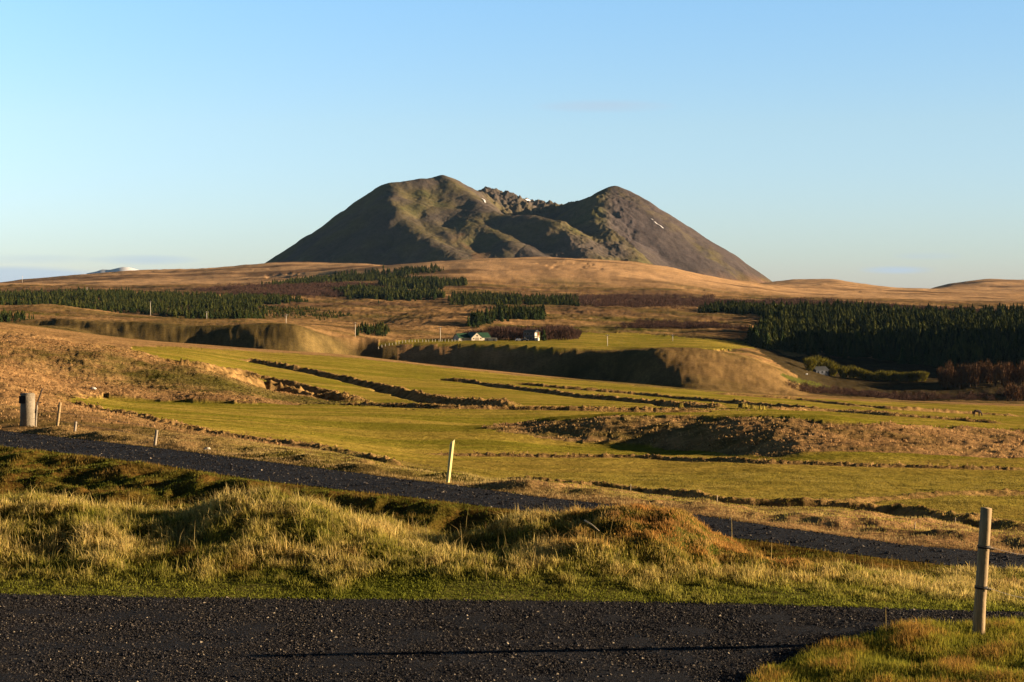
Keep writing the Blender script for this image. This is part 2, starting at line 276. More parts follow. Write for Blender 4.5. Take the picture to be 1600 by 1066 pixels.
    # foreground humps
    q = sstep(17.2, 18.6, D)*(1-sstep(21.5, 23, D)); z = z+q*(fbm(x, y, 1.8, 3, 60)*.20+fbm(x, y, .5, 2, 61)*.09)
    q = sstep(23, 25, D)*(D < 56); n2_ = np.interp(px, TX, TD[10]); f2_ = np.interp(px, TX, TD[11])
    off = np.minimum(np.abs(D-n2_), np.abs(D-f2_)); inr = (D > n2_) & (D < f2_)
    q = q*np.where(inr, 0, sstep(.1, 1.6, off))*(1-.75*sstep(5, 9, D-f2_)); z = z+q*(fbm(x, y, 2.2, 4, 62)*.34+fbm(x, y, .7, 2, 64)*.13*(D < n2_))
    n1r, f1r, _, _ = edges(px); q = (D < n1r)*sstep(0, .8, n1r-D)*(px > 1100); z = z+q*(fbm(x, y, 1.0, 3, 63)*.08)
    in1 = (D < f1r) & (D > n1r)
    z = np.where(in1, z-.03*np.clip(np.minimum(f1r-D, D-n1r)*8, 0, 1), z)
    z = np.where(inr, z-.03*np.clip(np.minimum(f2_-D, D-n2_)*8, 0, 1), z)
    # ---------- banks and ditches
    for k, (P, hw, hh, dd, sd) in enumerate(RIGW):
        m = hw*5+2; sel = np.where((x > P[:, 0].min()-m) & (x < P[:, 0].max()+m) & (y > P[:, 1].min()-m) & (y < P[:, 1].max()+m))[0]
        if not len(sel): continue
        xs, ys = x[sel], y[sel]; d, al, side = pdist(xs+fbm(xs, ys, hw*6, 3, 80+k)*hw*1.1, ys+fbm(xs, ys, hw*6, 3, 90+k)*hw*1.1, P); sgn = d*side*sd
        Lt = al.max(); fade = sstep(0, hw*3, al)*sstep(0, hw*3, Lt-al)*(.7+.4*np.clip(.5+fbm(xs, ys, hw*7, 2, 100+k), 0, 1))
        lump = 1+.65*fbm(xs, ys, hw*.6, 3, 120+k)
        lump = lump+.5*fbm(xs, ys, hw*.35, 2, 170+k); bank = np.exp(-(sgn/(hw*.75))**2)*hh*.72*lump; ditch = np.exp(-((sgn-hw*1.4)/(hw*.5))**2)*dd*.65*(.6+.5*lump)
        z[sel] += fade*(bank-ditch)
        wgt = (np.exp(-(sgn/(hw*1.1))**2)+.9*np.exp(-((sgn-hw*1.4)/(hw*.8))**2))*np.minimum(fade*1.4, 1)
        cb = np.array([.36, .225, .085])+(np.array([.15, .095, .035])-np.array([.36, .225, .085]))*sstep(-.3, .4, fbm(xs, ys, hw, 3, 140+k))[:, None]
        col[sel] += (cb-col[sel])*np.clip(wgt, 0, 1)[:, None]
        green[sel] *= 1-np.clip(wgt, 0, 1)
    col *= (1+.22*fbm(x, y, 1.1, 3, 150)[:, None])
    return z, np.clip(col, .004, .8), green
def gz(x, y): return float(land(np.array([x], float), np.array([y], float))[0][0])
def ground_at(px, py, dmin=8, dmax=8900):
    x, y = at(px, py, dmin, dmax); return Vector((x, y, gz(x, y)))

# ---- mesh helpers
def mesh_np(name, V, quads=None, tris=None, mat=None, col=None, smooth=True, matidx=None):
    me = bpy.data.meshes.new(name); nq = 0 if quads is None else len(quads); nt_ = 0 if tris is None else len(tris)
    me.vertices.add(len(V)); me.vertices.foreach_set('co', np.asarray(V, np.float32).ravel())
    idx = []; st = []
    if nq: idx.append(np.asarray(quads, np.int32).ravel()); st.append(np.arange(nq)*4)
    if nt_: idx.append(np.asarray(tris, np.int32).ravel()); st.append(nq*4+np.arange(nt_)*3)
    idx = np.concatenate(idx); st = np.concatenate(st).astype(np.int32)
    me.loops.add(len(idx)); me.loops.foreach_set('vertex_index', idx)
    me.polygons.add(nq+nt_); me.polygons.foreach_set('loop_start', st)
    me.polygons.foreach_set('use_smooth', np.full(nq+nt_, smooth))
    if matidx is not None: me.polygons.foreach_set('material_index', np.asarray(matidx, np.int32))
    if col is not None:
        a = me.color_attributes.new('tint', 'FLOAT_COLOR', 'POINT'); c4 = np.ones((len(V), 4), np.float32); c4[:, :3] = col; a.data.foreach_set('color', c4.ravel())
    for m in (mat if isinstance(mat, (list, tuple)) else [mat]):
        if m: me.materials.append(m)
    me.update(calc_edges=True); me.validate(); return me
def link(name, me, parent=None, loc=None):
    o = bpy.data.objects.new(name, me); C.objects.link(o)
    if parent: o.parent = parent
    if loc is not None: o.location = loc
    return o
def tag(o, label=None, cat=None, group=None, kind=None):
    if label: o['label'] = label
    if cat: o['category'] = cat
    if group: o['group'] = group
    if kind: o['kind'] = kind
    return o
def thing(name, label, cat, loc=(0, 0, 0), rz=0, group=None):
    o = bpy.data.objects.new(name, None); C.objects.link(o); o.location = loc; o.rotation_euler = (0, 0, rz); o.empty_display_size = .2
    return tag(o, label, cat, group)
class MB:
    def __init__(s): s.v = []; s.f = []; s.m = []
    def add(s, v, f, m=0):
        n = len(s.v); s.v += [tuple(p) for p in v]; s.f += [tuple(i+n for i in q) for q in f]; s.m += [m]*len(f); return s
    def box(s, x0, x1, y0, y1, z0, z1, m=0):
        return s.add([(x, y, z) for z in (z0, z1) for y in (y0, y1) for x in (x0, x1)], [(0, 2, 3, 1), (4, 5, 7, 6), (0, 1, 5, 4), (2, 6, 7, 3), (0, 4, 6, 2), (1, 3, 7, 5)], m)
    def tube(s, pts, rad, n=8, m=0, wob=0, caps=True):
        pts = [Vector(p) for p in pts]; rings = []
        for i, p in enumerate(pts):
            t = (pts[min(i+1, len(pts)-1)]-pts[max(i-1, 0)]).normalized(); a = t.cross(Vector((0, 1, 0)) if abs(t.y) < .9 else Vector((1, 0, 0))).normalized(); b = t.cross(a)
            r = rad[i] if isinstance(rad, (list, tuple)) else rad
            rings.append([p+(a*math.cos(k*2*math.pi/n)+b*math.sin(k*2*math.pi/n))*r*(1+random.uniform(-wob, wob)) for k in range(n)])
        v = [q for r in rings for q in r]; f = []
        for i in range(len(pts)-1):
            for k in range(n): k2 = (k+1) % n; f.append((i*n+k, i*n+k2, (i+1)*n+k2, (i+1)*n+k))
        if caps: f.append(tuple(range(n-1, -1, -1))); f.append(tuple((len(pts)-1)*n+k for k in range(n)))
        return s.add(v, f, m)
    def mesh(s, name, mats, smooth=False):
        me = bpy.data.meshes.new(name); me.from_pydata(s.v, [], s.f)
        for m in (mats if isinstance(mats, (list, tuple)) else [mats]): me.materials.append(m)
        me.polygons.foreach_set('material_index', s.m); me.polygons.foreach_set('use_smooth', [smooth]*len(s.f)); me.update(); return me
    def build(s, name, mats, parent=None, smooth=False, loc=None): return link(name, s.mesh(name, mats, smooth), parent, loc)

# ---- materials
def mat(name, base=None, rough=.9, attr=False, scales=(), bump=(), transl=0, spec=.2, obj=False, metal=0, sat=None):
    m = bpy.data.materials.new(name); m.use_nodes = True; t = m.node_tree; t.nodes.clear(); N = t.nodes.new; K = t.links.new
    out = N('ShaderNodeOutputMaterial'); b = N('ShaderNodeBsdfPrincipled'); b.inputs['Roughness'].default_value = rough; b.inputs['Specular IOR Level'].default_value = spec; b.inputs['Metallic'].default_value = metal
    tcn = N('ShaderNodeTexCoord') if obj else N('ShaderNodeNewGeometry'); P = tcn.outputs['Object'] if obj else tcn.outputs['Position']
    if attr: a = N('ShaderNodeAttribute'); a.attribute_name = 'tint'; c = a.outputs['Color']
    else: a = N('ShaderNodeRGB'); a.outputs[0].default_value = (*base, 1); c = a.outputs[0]
    for (sc, lo, hi, stretch) in scales:
        mp = N('ShaderNodeMapping'); mp.inputs['Scale'].default_value = stretch; K(P, mp.inputs[0])
        n = N('ShaderNodeTexNoise'); n.inputs['Scale'].default_value = sc; n.inputs['Detail'].default_value = 5; n.inputs['Roughness'].default_value = .62; K(mp.outputs[0], n.inputs['Vector'])
        r = N('ShaderNodeMapRange'); r.inputs['From Min'].default_value = .3; r.inputs['From Max'].default_value = .7; r.inputs['To Min'].default_value = lo; r.inputs['To Max'].default_value = hi; K(n.outputs['Fac'], r.inputs['Value'])
        x = N('ShaderNodeVectorMath'); x.operation = 'SCALE'; K(c, x.inputs[0]); K(r.outputs[0], x.inputs['Scale']); c = x.outputs[0]
    K(c, b.inputs['Base Color']); nrm = None
    for (sc, dist) in bump:
        n = N('ShaderNodeTexNoise'); n.inputs['Scale'].default_value = sc; n.inputs['Detail'].default_value = 6; n.inputs['Roughness'].default_value = .65; K(P, n.inputs['Vector'])
        bp = N('ShaderNodeBump'); bp.inputs['Distance'].default_value = dist; bp.inputs['Strength'].default_value = 1; K(n.outputs['Fac'], bp.inputs['Height'])
        if nrm: K(nrm, bp.inputs['Normal'])
        nrm = bp.outputs[0]
    if nrm: K(nrm, b.inputs['Normal'])
    if transl:
        tr = N('ShaderNodeBsdfTranslucent'); K(c, tr.inputs['Color']); mx_ = N('ShaderNodeMixShader'); mx_.inputs[0].default_value = transl; K(b.outputs[0], mx_.inputs[1]); K(tr.outputs[0], mx_.inputs[2]); K(mx_.outputs[0], out.inputs[0])
    else: K(b.outputs[0], out.inputs[0])
    return m
ONE = (1, 1, 1)
M = dict(
 ground=mat('ground_cover', attr=True, rough=1, spec=0, scales=((.05, .85, 1.15, ONE), (.7, .75, 1.25, ONE), (5, .7, 1.3, ONE)), bump=((1.6, .22), (9, .05))),
 gravel=mat('gravel', (.011, .0108, .0125), rough=.9, spec=.15, scales=((.5, .7, 1.3, ONE), (30, .3, 1.9, ONE), (90, .3, 1.9, ONE)), bump=((28, .05), (90, .02))),
 stone=mat('stones', attr=True, rough=.85, spec=.2, scales=((30, .8, 1.2, ONE),)),
 rock=mat('mountain_rock', attr=True, rough=1, spec=0, scales=((.008, .85, 1.15, ONE), (.05, .8, 1.2, ONE), (.25, .8, 1.2, ONE)), bump=((.03, 2.0), (.12, .6))),
 snow=mat('snow', (.85, .87, .9), rough=.7),
 blade=mat('grass_blades', attr=True, rough=.75, spec=.1, transl=.45),
 conifer=mat('spruce_needles', attr=True, rough=.95, spec=.05, scales=((.06, .7, 1.3, ONE), (1.2, .75, 1.25, ONE))),
 needles=mat('spruce_crown', (.032, .050, .014), rough=.95, spec=.05, scales=((.06, .7, 1.3, ONE), (1.2, .75, 1.25, ONE))),
 bark=mat('bark', (.07, .05, .035), rough=.95, scales=((2, .7, 1.3, ONE),)),
 twig=mat('bare_twigs', (.085, .048, .036), rough=.95, spec=.05, scales=((.4, .7, 1.3, ONE),)),
 larch=mat('larch_twigs', (.115, .060, .026), rough=.95, spec=.05, scales=((.4, .7, 1.3, ONE),)),
 willow=mat('willow_leaves', (.14, .125, .018), rough=.95, spec=.05, transl=.2, scales=((.4, .7, 1.3, ONE),)),
 wood=mat('weathered_wood', (.34, .25, .135), rough=.85, obj=True, scales=((3, .75, 1.2, (6, 6, .5)), (26, .7, 1.25, (3, 3, .25))), bump=((14, .006),)),
 greywood=mat('grey_wood', (.28, .24, .18), rough=.9, obj=True, scales=((6, .7, 1.3, (4, 4, .4)),)),
 concrete=mat('old_concrete', (.24, .205, .15), rough=.9, obj=True, scales=((3, .65, 1.25, ONE), (20, .8, 1.2, ONE)), bump=((12, .02),)),
 yellow=mat('yellow_plastic', (.80, .70, .30), rough=.5, obj=True, scales=((5, .88, 1.08, ONE),)),
 wire=mat('wire', (.16, .15, .14), rough=.5, metal=.7), band=mat('dark_wire_band', (.02, .02, .02), rough=.6),
 pole=mat('pole_wood', (.62, .56, .45), rough=.9, obj=True, scales=((1, .8, 1.2, ONE),)),
 white=mat('white_paint', (.60, .57, .50), rough=.7, scales=((.6, .8, 1.1, ONE),)), cream=mat('cream_wall', (.55, .49, .38), rough=.8, scales=((.6, .8, 1.15, ONE),)),
 green_roof=mat('green_roof', (.030, .080, .045), rough=.6, scales=((.5, .8, 1.2, ONE),)), dkroof=mat('dark_roof', (.045, .05, .055), rough=.7, scales=((.5, .8, 1.2, ONE),)),
 slate=mat('blue_grey_wall', (.09, .10, .125), rough=.8, scales=((.5, .8, 1.2, ONE),)), red=mat('red_cladding', (.32, .05, .04), rough=.7), limegreen=mat('yellow_green_trim', (.30, .36, .06), rough=.7),
 glass=mat('window_glass', (.02, .025, .03), rough=.1, spec=.6), carpaint=mat('silver_paint', (.5, .52, .56), rough=.3, spec=.5), tyre=mat('tyre', (.02, .02, .02), rough=.9),
 horse=mat('horse_coat', (.035, .018, .012), rough=.7, obj=True, scales=((3, .8, 1.2, ONE),)), hair=mat('horse_hair', (.01, .008, .007), rough=.8), strawm=mat('dry_stick', (.50, .42, .28), rough=.9),
)
# ------------------------------------------------------------------ the land
du = 1.5/F
uin = np.arange(-0.365, .3651, du)
k = np.arange(1, 111); ext = .365+(k/110.0)**2*1.15+k*du
us = np.concatenate([-ext[::-1], uin, ext])
ds = np.concatenate([np.geomspace(1.2, 12, 40)[:-1], np.geomspace(12, 8900, 1180)])
UU, DD = np.meshgrid(us, ds); X = (UU*DD).ravel(); Y = DD.ravel()
Z = np.empty_like(X); COL = np.empty((len(X), 3)); 
for s in range(0, len(X), 300000):
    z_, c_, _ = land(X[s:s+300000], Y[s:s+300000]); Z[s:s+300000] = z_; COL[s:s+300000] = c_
nr, nc = len(ds), len(us); I = np.arange(nr*nc).reshape(nr, nc)
Q = np.stack([I[:-1, :-1].ravel(), I[:-1, 1:].ravel(), I[1:, 1:].ravel(), I[1:, :-1].ravel()], 1)
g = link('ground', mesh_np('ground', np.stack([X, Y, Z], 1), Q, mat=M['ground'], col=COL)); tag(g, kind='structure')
del X, Y, UU, DD, Q, COL, Z
def road(name, pxs, near, far, nacr, lift):
    vs = []; 
    for t in np.linspace(0, 1, nacr):
        D = near+(far-near)*t; wig = (fbm(pxs*.03, pxs*0+t*9, 1, 3, 200)*.12)*(1 if t in (0., 1.) else 0)
        D = D+wig; x = (pxs-800)/F*D; vs.append(np.stack([x, D, base_z(x, D)+lift+.012*fbm(x, D, .6, 3, 210)], 1))
    n = len(pxs); V_ = np.concatenate(vs); I = np.arange(n*nacr).reshape(nacr, n)
    Q = np.stack([I[:-1, :-1].ravel(), I[:-1, 1:].ravel(), I[1:, 1:].ravel(), I[1:, :-1].ravel()], 1)
    return tag(link(name, mesh_np(name, V_, Q, mat=M['gravel'])), kind='structure')
pxs = np.arange(-900, 2600, 3.0); e = edges(pxs)
road('gravel_track', pxs, e[0], e[1], 70, .0); road('farm_road', pxs, e[2], e[3], 26, .0)
# ------------------------------------------------------------------ mountain
def ridge_h(x, y, R, s):
    P = np.array([((a-800)/F*d, d, (HY-b)*d/F) for a, b, d in R]); best = np.full(len(x), -1e9)
    for i in range(len(P)-1):
        a, b = P[i], P[i+1]; vx, vy = b[0]-a[0], b[1]-a[1]; l2 = vx*vx+vy*vy
        t = np.clip(((x-a[0])*vx+(y-a[1])*vy)/l2, 0, 1); d = np.hypot(x-a[0]-t*vx, y-a[1]-t*vy)
        e = np.sqrt(d*d+900)-30; best = np.maximum(best, a[2]+t*(b[2]-a[2])-s*e+max(s-.62, 0)*np.maximum(e-150, 0)*(s > .8))
    return best
RID = [
 ([(440, 424, 4600), (450, 411, 4600), (470, 397, 4600), (490, 378, 4600), (520, 366, 4600), (535, 351, 4600), (555, 338, 4600), (573, 326, 4600), (577, 315, 4600), (590, 299, 4600), (601, 289, 4600), (615, 284, 4600), (632, 280, 4620), (660, 278, 4650), (680, 275, 4700), (693, 273, 4700), (706, 277, 4720), (722, 286, 4750), (743, 295, 4800)], .9),
 ([(743, 295, 4850), (755, 292, 4900), (763, 289, 4900), (773, 293, 4900), (797, 298, 4900), (812, 306, 4950), (843, 310, 4950), (885, 318, 4950)], .8),
 ([(610, 286, 4600), (614, 300, 4470), (622, 325, 4330), (655, 360, 4180), (720, 398, 3980)], .70),
 ([(655, 280, 4650), (662, 315, 4440), (678, 350, 4270), (735, 392, 4060)], .62),
 ([(693, 274, 4700), (735, 300, 4560), (760, 322, 4430), (785, 330, 4350), (830, 331, 4300), (868, 338, 4250), (890, 356, 4180), (915, 378, 4110), (955, 405, 4020)], .70),
 ([(700, 282, 4650), (700, 320, 4450), (725, 350, 4300), (720, 372, 4200), (760, 400, 4100)], .64),
 ([(745, 318, 4450), (742, 340, 4300), (800, 372, 4130), (850, 400, 4000)], .6),
 ([(880, 318, 4900), (893, 314, 4850), (920, 305, 4750), (940, 297, 4680), (952, 292, 4620), (960, 290, 4600), (975, 295, 4600), (1000, 310, 4600), (1020, 328, 4600), (1040, 345, 4600), (1075, 370, 4600), (1100, 390, 4600), (1118, 404, 4600), (1140, 420, 4600), (1160, 440, 4600), (1172, 466, 4600)], .66),
 ([(960, 290, 4600), (940, 300, 4520), (933, 318, 4440), (932, 333, 4370), (950, 352, 4280), (968, 375, 4200), (985, 398, 4120), (1010, 425, 4000)], .72),
]
mus = np.linspace((360-800)/F, (1290-800)/F, 760); mds = np.linspace(3650, 5500, 520)
UU, DD = np.meshgrid(mus, mds); X = (UU*DD).ravel(); Y = DD.ravel(); PX = (800+F*UU).ravel()
wX = X+fbm(X, Y, 120, 4, 301)*22; wY = Y+fbm(X, Y, 120, 4, 302)*22
hs = [ridge_h(X*.35+wX*.65, Y*.35+wY*.65, r, s) for r, s in RID]; kk = 13.0; mxh = np.maximum.reduce(hs)
Z = mxh+kk*np.log(sum(np.exp(np.clip((h-mxh)/kk, -30, 0)) for h in hs))-kk*.75
low = sstep(-80, 260, Z); crest = 1-sstep(0, 30, np.abs(Z-(HY-np.interp(PX, [425, 577, 693, 885, 960, 1174], [416, 315, 274, 318, 290, 442]))*DD.ravel()/F))
Rt = sstep(930, 960, PX)*sstep(-1, 1, hs[7]-np.maximum.reduce([hs[i] for i in (0, 2, 3, 4, 5, 6)]))      # the smooth scree cone on the right
rough = (1-.75*Rt)
gul = np.abs(fbm(X+fbm(X, Y, 150, 2, 310)*40, Y*.45, 85, 4, 311)); Z = Z-(.16-np.minimum(gul, .16))*70*rough*.10*(1-crest*.6)
jag = sstep(735, 760, PX)*(1-sstep(895, 915, PX))*sstep(4680, 4780, Y)*(1-sstep(5150, 5250, Y)); Z = Z+jag*(np.abs(fbm(X, Y, 34, 4, 340))*26-3)
Z = Z+fbm(X, Y, 60, 4, 312)*3*rough*(1-.5*crest)+fbm(X, Y, 18, 3, 313)*.7*(.3+rough)
crag = sstep(845, 880, PX)*(1-sstep(985, 1000, PX))*sstep(4000, 4100, Y)*(1-sstep(4520, 4600, Y)); Z = Z-np.abs(fbm(X, Y, 45, 4, 320))*12*crag
c_ol = np.array([.125, .105, .052]); c_br = np.array([.098, .080, .066]); c_pu = np.array([.085, .070, .070]); c_gr = np.array([.105, .10, .042]); c_tan = np.array([.28, .15, .07])
n = fbm(X, Y, 160, 5, 330)[:, None]; n3 = fbm(X, Y, 40, 4, 331)[:, None]
col = c_ol+(c_br-c_ol)*sstep(-.25, .3, n)+(c_gr-c_ol)*sstep(.1, .5, -n+.4*n3)
col = col+(c_pu-col)*(Rt[:, None]*.9)*sstep(-.9, .0, n3+.2-.8*crest[:, None])
col = col+(c_tan-col)*(sstep(40, -40, Z-HY*0-20)*sstep(1040, 1120, PX)*sstep(-.4, .3, fbm(X*3, Y, 200, 3, 335)))[:, None]*.7
tanl = sstep(690, 740, PX)*(1-sstep(740, 790, PX))*(Z < 150)*sstep(0, .3, fbm(X, Y*.5, 60, 3, 336)); col = col+(c_tan*.7-col)*(tanl*.5)[:, None]
nr, nc = len(mds), len(mus); I = np.arange(nr*nc).reshape(nr, nc)
Q = np.stack([I[:-1, :-1].ravel(), I[:-1, 1:].ravel(), I[1:, 1:].ravel(), I[1:, :-1].ravel()], 1)
tag(link('mountain', mesh_np('mountain', np.stack([X, Y, Z], 1), Q, mat=M['rock'], col=col)), kind='structure')
MZ = Z.reshape(nr, nc)
# snow lying in the hollows: thin crusts following the rock
def snow_patch(pts, wpx):
    vs = []; fs = []
    for (px, py) in pts:
        j = int(np.clip((((px-800)/F)-mus[0])/(mus[1]-mus[0]), 1, nc-2)); q = HY-MZ[:, j]*F/mds; i = int(np.argmax(q <= py)) or int(np.argmin(q))
        vs.append((px, i, j))
    V_ = []
    for (px, i, j) in vs:
        for dj in (-1, 1):
            jj = j+(dj*max(1, int(wpx/1.2/2))); d = mds[i]; V_.append(((mus[jj])*d, d, MZ[i, jj]+1.6))
    for k in range(len(vs)-1): fs.append((2*k, 2*k+1, 2*k+3, 2*k+2))
    return V_, fs
mb = MB()
for pts, wp in (([(1023, 348), (1027, 351), (1032, 354), (1037, 358)], 4), ([(754, 311), (757, 314), (759, 318)], 4), ([(824, 313), (827, 314), (831, 315)], 5), ([(842, 314), (846, 315)], 5), ([(798, 302), (803, 304)], 4), ([(1019, 343), (1021, 345)], 2)):
    v, f = snow_patch(pts, wp); mb.add(v, f)
tag(mb.build('snow', M['snow'], smooth=True), kind='structure')
# far white glacier top behind the left moor
mb = MB(); xs = [(135, 427), (150, 424), (160, 421), (172, 422), (182, 419), (192, 417), (202, 418), (212, 421), (225, 424), (240, 428)]
v = []; 
for d, dz in ((13600, -230), (14000, 0), (14900, -260)):
    for a, b in xs: v.append(((a-800)/F*d, d, (HY-b)*14000/F+dz+random.uniform(-3, 3)))
n = len(xs); f = [(r*n+i, r*n+i+1, (r+1)*n+i+1, (r+1)*n+i) for r in range(2) for i in range(n-1)]
tag(mb.add(v, f).build('glacier', M['snow'], smooth=True), kind='structure')
#MARK_OBJECTS
# ------------------------------------------------------------------ buildings
def farm_pt(px, py, D): x = (px-800)/F*D; return Vector((x, D, gz(x, D)))
def gable(mb, x0, x1, y0, y1, zw, zr, along='x', mw=0, mr=1, ov=.25, base=-1.5):
    """walls (material mw) and roof slabs (material mr) of a gabled block"""
    mb.box(x0, x1, y0, y1, base, zw, mw)
    if along == 'x':
        ym = (y0+y1)/2; mb.add([(x0, y0, zw), (x0, y1, zw), (x0, ym, zr), (x1, y0, zw), (x1, y1, zw), (x1, ym, zr)], [(0, 1, 2), (5, 4, 3)], mw)
    else:
        xm = (x0+x1)/2; mb.add([(x0, y0, zw), (x1, y0, zw), (xm, y0, zr), (x0, y1, zw), (x1, y1, zw), (xm, y1, zr)], [(2, 1, 0), (3, 4, 5)], mw)
def roof(x0, x1, y0, y1, zw, zr, along='x', ov=.35, t=.16):
    m = MB()
    for sgn in (-1, 1):
        if along == 'x':
            ym = (y0+y1)/2; ye = y0-ov if sgn < 0 else y1+ov; ze = zw-(zr-zw)*ov/((y1-y0)/2)
            a = [(x0-ov, ye, ze+.02), (x1+ov, ye, ze+.02), (x1+ov, ym, zr+.02), (x0-ov, ym, zr+.02)]
        else:
            xm = (x0+x1)/2; xe = x0-ov if sgn < 0 else x1+ov; ze = zw-(zr-zw)*ov/((x1-x0)/2)
            a = [(xe, y0-ov, ze+.02), (xe, y1+ov, ze+.02), (xm, y1+ov, zr+.02), (xm, y0-ov, zr+.02)]
        b = [(p[0], p[1], p[2]+t) for p in a]; m.add(a+b, [(0, 1, 2, 3), (7, 6, 5, 4), (0, 4, 5, 1), (1, 5, 6, 2), (2, 6, 7, 3), (3, 7, 4, 0)])
    return m
bp = farm_pt(743, 532, 888)
T = thing('barn', 'long low barn with green roof and pale front gable', 'barn', bp, math.radians(27))
m = MB(); gable(m, -10.4, -3.6, 0, 8, 1.7, 4.0); gable(m, 3.6, 9.6, 0, 8, 1.7, 4.2); gable(m, -3.6, 3.6, -2.2, 8.2, 1.6, 4.6, 'y'); m.build('wall', M['cream'], T)
roof(-10.4, -3.65, 0, 8, 1.7, 4.0).build('roof', M['green_roof'], T); roof(3.65, 9.6, 0, 8, 1.7, 4.2).build('roof', M['green_roof'], T); roof(-3.6, 3.6, -2.2, 8.2, 1.6, 4.6, 'y', .2).build('roof', M['green_roof'], T)
MB().box(-1.1, 1.1, -2.26, -2.19, 0, 1.7).build('door', M['greywood'], T)
for x in (-2.6, 1.9): MB().box(x, x+.8, -2.25, -2.19, .8, 1.4).build('window', M['glass'], T)
MB().box(-.5, .5, -2.25, -2.19, 2.4, 3.1).build('window', M['glass'], T)
MB().box(-9.5, -7.7, -.06, .0, .6, 1.3).build('window', M['glass'], T)
bp = farm_pt(767, 533, 878)
T = thing('shed', 'low white shed in front of the right wing of the green-roofed barn', 'shed', bp)
m = MB().box(-3.6, 3.4, 0, 3, -1, 1.5); m.build('wall', M['white'], T); MB().box(-3.75, 3.55, -.15, 3.15, 1.5, 1.66).build('roof', M['cream'], T)
for x in (-2.5, 1.2): MB().box(x, x+1.0, -.05, .0, 0, 1.25).build('door', M['greywood'], T)
bp = farm_pt(829, 532, 892)
T = thing('farmhouse', 'two storey dark blue farmhouse with red panel and white posts at the bare grove', 'house', bp, math.radians(-24))
m = MB(); gable(m, -4.6, 2.6, 0, 6.5, 5.0, 6.0); m.build('wall', M['slate'], T); roof(-4.6, 2.6, 0, 6.5, 5.0, 6.0).build('roof', M['dkroof'], T)
for x in (-4.0, -2.2, -.2):
    for z in (.7, 3.1):
        f = MB().box(x-.07, x+1.17, -.05, .0, z-.07, z+1.27).build('window', M['white'], T); MB().box(x, x+1.1, -.08, -.05, z, z+1.2).build('pane', M['glass'], f)
MB().box(2.6, 2.7, 0, 6.5, 0, 5.0).build('side_wall', M['white'], T)
MB().box(2.7, 3.0, 3.4, 6.4, 1.8, 4.9).build('red_panel', M['red'], T)
for y in (.3, 3.0): MB().box(4.2, 4.45, y, y+.25, -1, 4.9).build('porch_post', M['limegreen'], T)
MB().box(2.7, 4.5, .1, 3.4, 2.4, 2.6).build('balcony', M['white'], T); MB().box(2.7, 4.7, 0, 3.6, 4.9, 5.1).build('porch_roof', M['dkroof'], T); MB().box(3.2, 4.9, -.4, 1.6, -1, 1.6).build('porch', M['white'], T)
def car(name, label, px, py, D, paint, rz):
    T = thing(name, label, 'car', farm_pt(px, py, D), rz)
    m = MB(); prof = [(-2.1, .35), (-2.15, .8), (-1.95, 1.0), (-1.5, 1.08), (-1.1, 1.5), (.5, 1.52), (1.1, 1.05), (2.0, .9), (2.15, .6), (2.1, .35)]
    n = len(prof); m.add([(x, y*(1 if z < 1.2 else .82), z) for y in (-.85, .85) for x, z in prof], [tuple(range(n-1, -1, -1)), tuple(range(n, 2*n))]+[(i, (i+1) % n, n+(i+1) % n, n+i) for i in range(n)]); m.build('body', paint, T)
    for s_ in (-1, 1): MB().add([(-1.25, s_*.84, 1.1), (.9, s_*.84, 1.1), (.45, s_*.73, 1.45), (-1.0, s_*.73, 1.45)], [(0, 1, 2, 3)]).build('window', M['glass'], T)
    for x in (-1.3, 1.3):
        for s_ in (-1, 1): MB().tube([(x, s_*.62, .33), (x, s_*.88, .33)], .33, 12).build('wheel', M['tyre'], T)
car('parked_car', 'silver car parked left of the dark blue farmhouse', 811, 532, 880, M['carpaint'], .15)
car('parked_car', 'dark car parked between the silver car and the farmhouse', 820, 532, 878, M['slate'], -.1)
bp = farm_pt(1285, 577, 880)
T = thing('house', 'small grey house half hidden among yellow-green willows', 'house', bp, math.radians(27))
m = MB(); gable(m, -4.4, 4.4, 0, 6, 2.6, 4.4); m.build('wall', M['slate'], T); roof(-4.4, 4.4, 0, 6, 2.6, 4.4).build('roof', M['dkroof'], T)
for x in (-3.4, -.6, 2.2): MB().box(x, x+1.1, -.06, 0, .9, 2.0).build('window', M['glass'], T)
# ------------------------------------------------------------------ utility poles
def upole(px, top, base, d0, d1, label, D=None):
    D = D or ray(px, base, d0, d1); x = (px-800)/F*D; z = gz(x, D); h = -(top-HY)*D/F-z; h = max(h, 4)
    T = thing('utility_pole', label, 'utility pole', (x, D, z), 0, 'power line crossing the valley')
    r = .17*(1 if D < 1300 else 1.3)
    MB().tube([(0, 0, -.5), (0, 0, h)], [r*1.15, r*.85], 8).build('pole', M['pole'], T, True)
    MB().box(-1.15, 1.15, -.1, .1, h-.55, h-.33).build('crossarm', M['pole'], T)
    for q in (-1.0, 0, 1.0): MB().tube([(q, 0, h-.33), (q, 0, h-(.05 if q else -.25))], .07, 6).build('insulator', M['white'], T)
upole(35, 431, 443, 2000, 3300, 'thin pale pole on the far left skyline', 2900)
upole(136, 449, 463, 1500, 2300, 'utility pole at the upper edge of the left spruce wood', 1750)
upole(235, 471, 488, 1100, 1600, 'pale utility pole standing in the middle of the left spruce wood', 1190)
upole(323, 487, 502, 900, 1200, 'utility pole in front of the lower edge of the left spruce wood', 960)
upole(447, 491, 505, 760, 1000, 'utility pole on the open brown terrace right of the left spruce wood', 860)
upole(555, 504, 527, 760, 900, 'tall utility pole on the lip of the dark embankment left of small spruce clump', 856)
upole(688, 511, 531, 800, 950, 'utility pole just left of the green-roofed barn', 870)
upole(949, 523, 542, 780, 1000, 'utility pole on the pasture right of the farmhouse', 850)
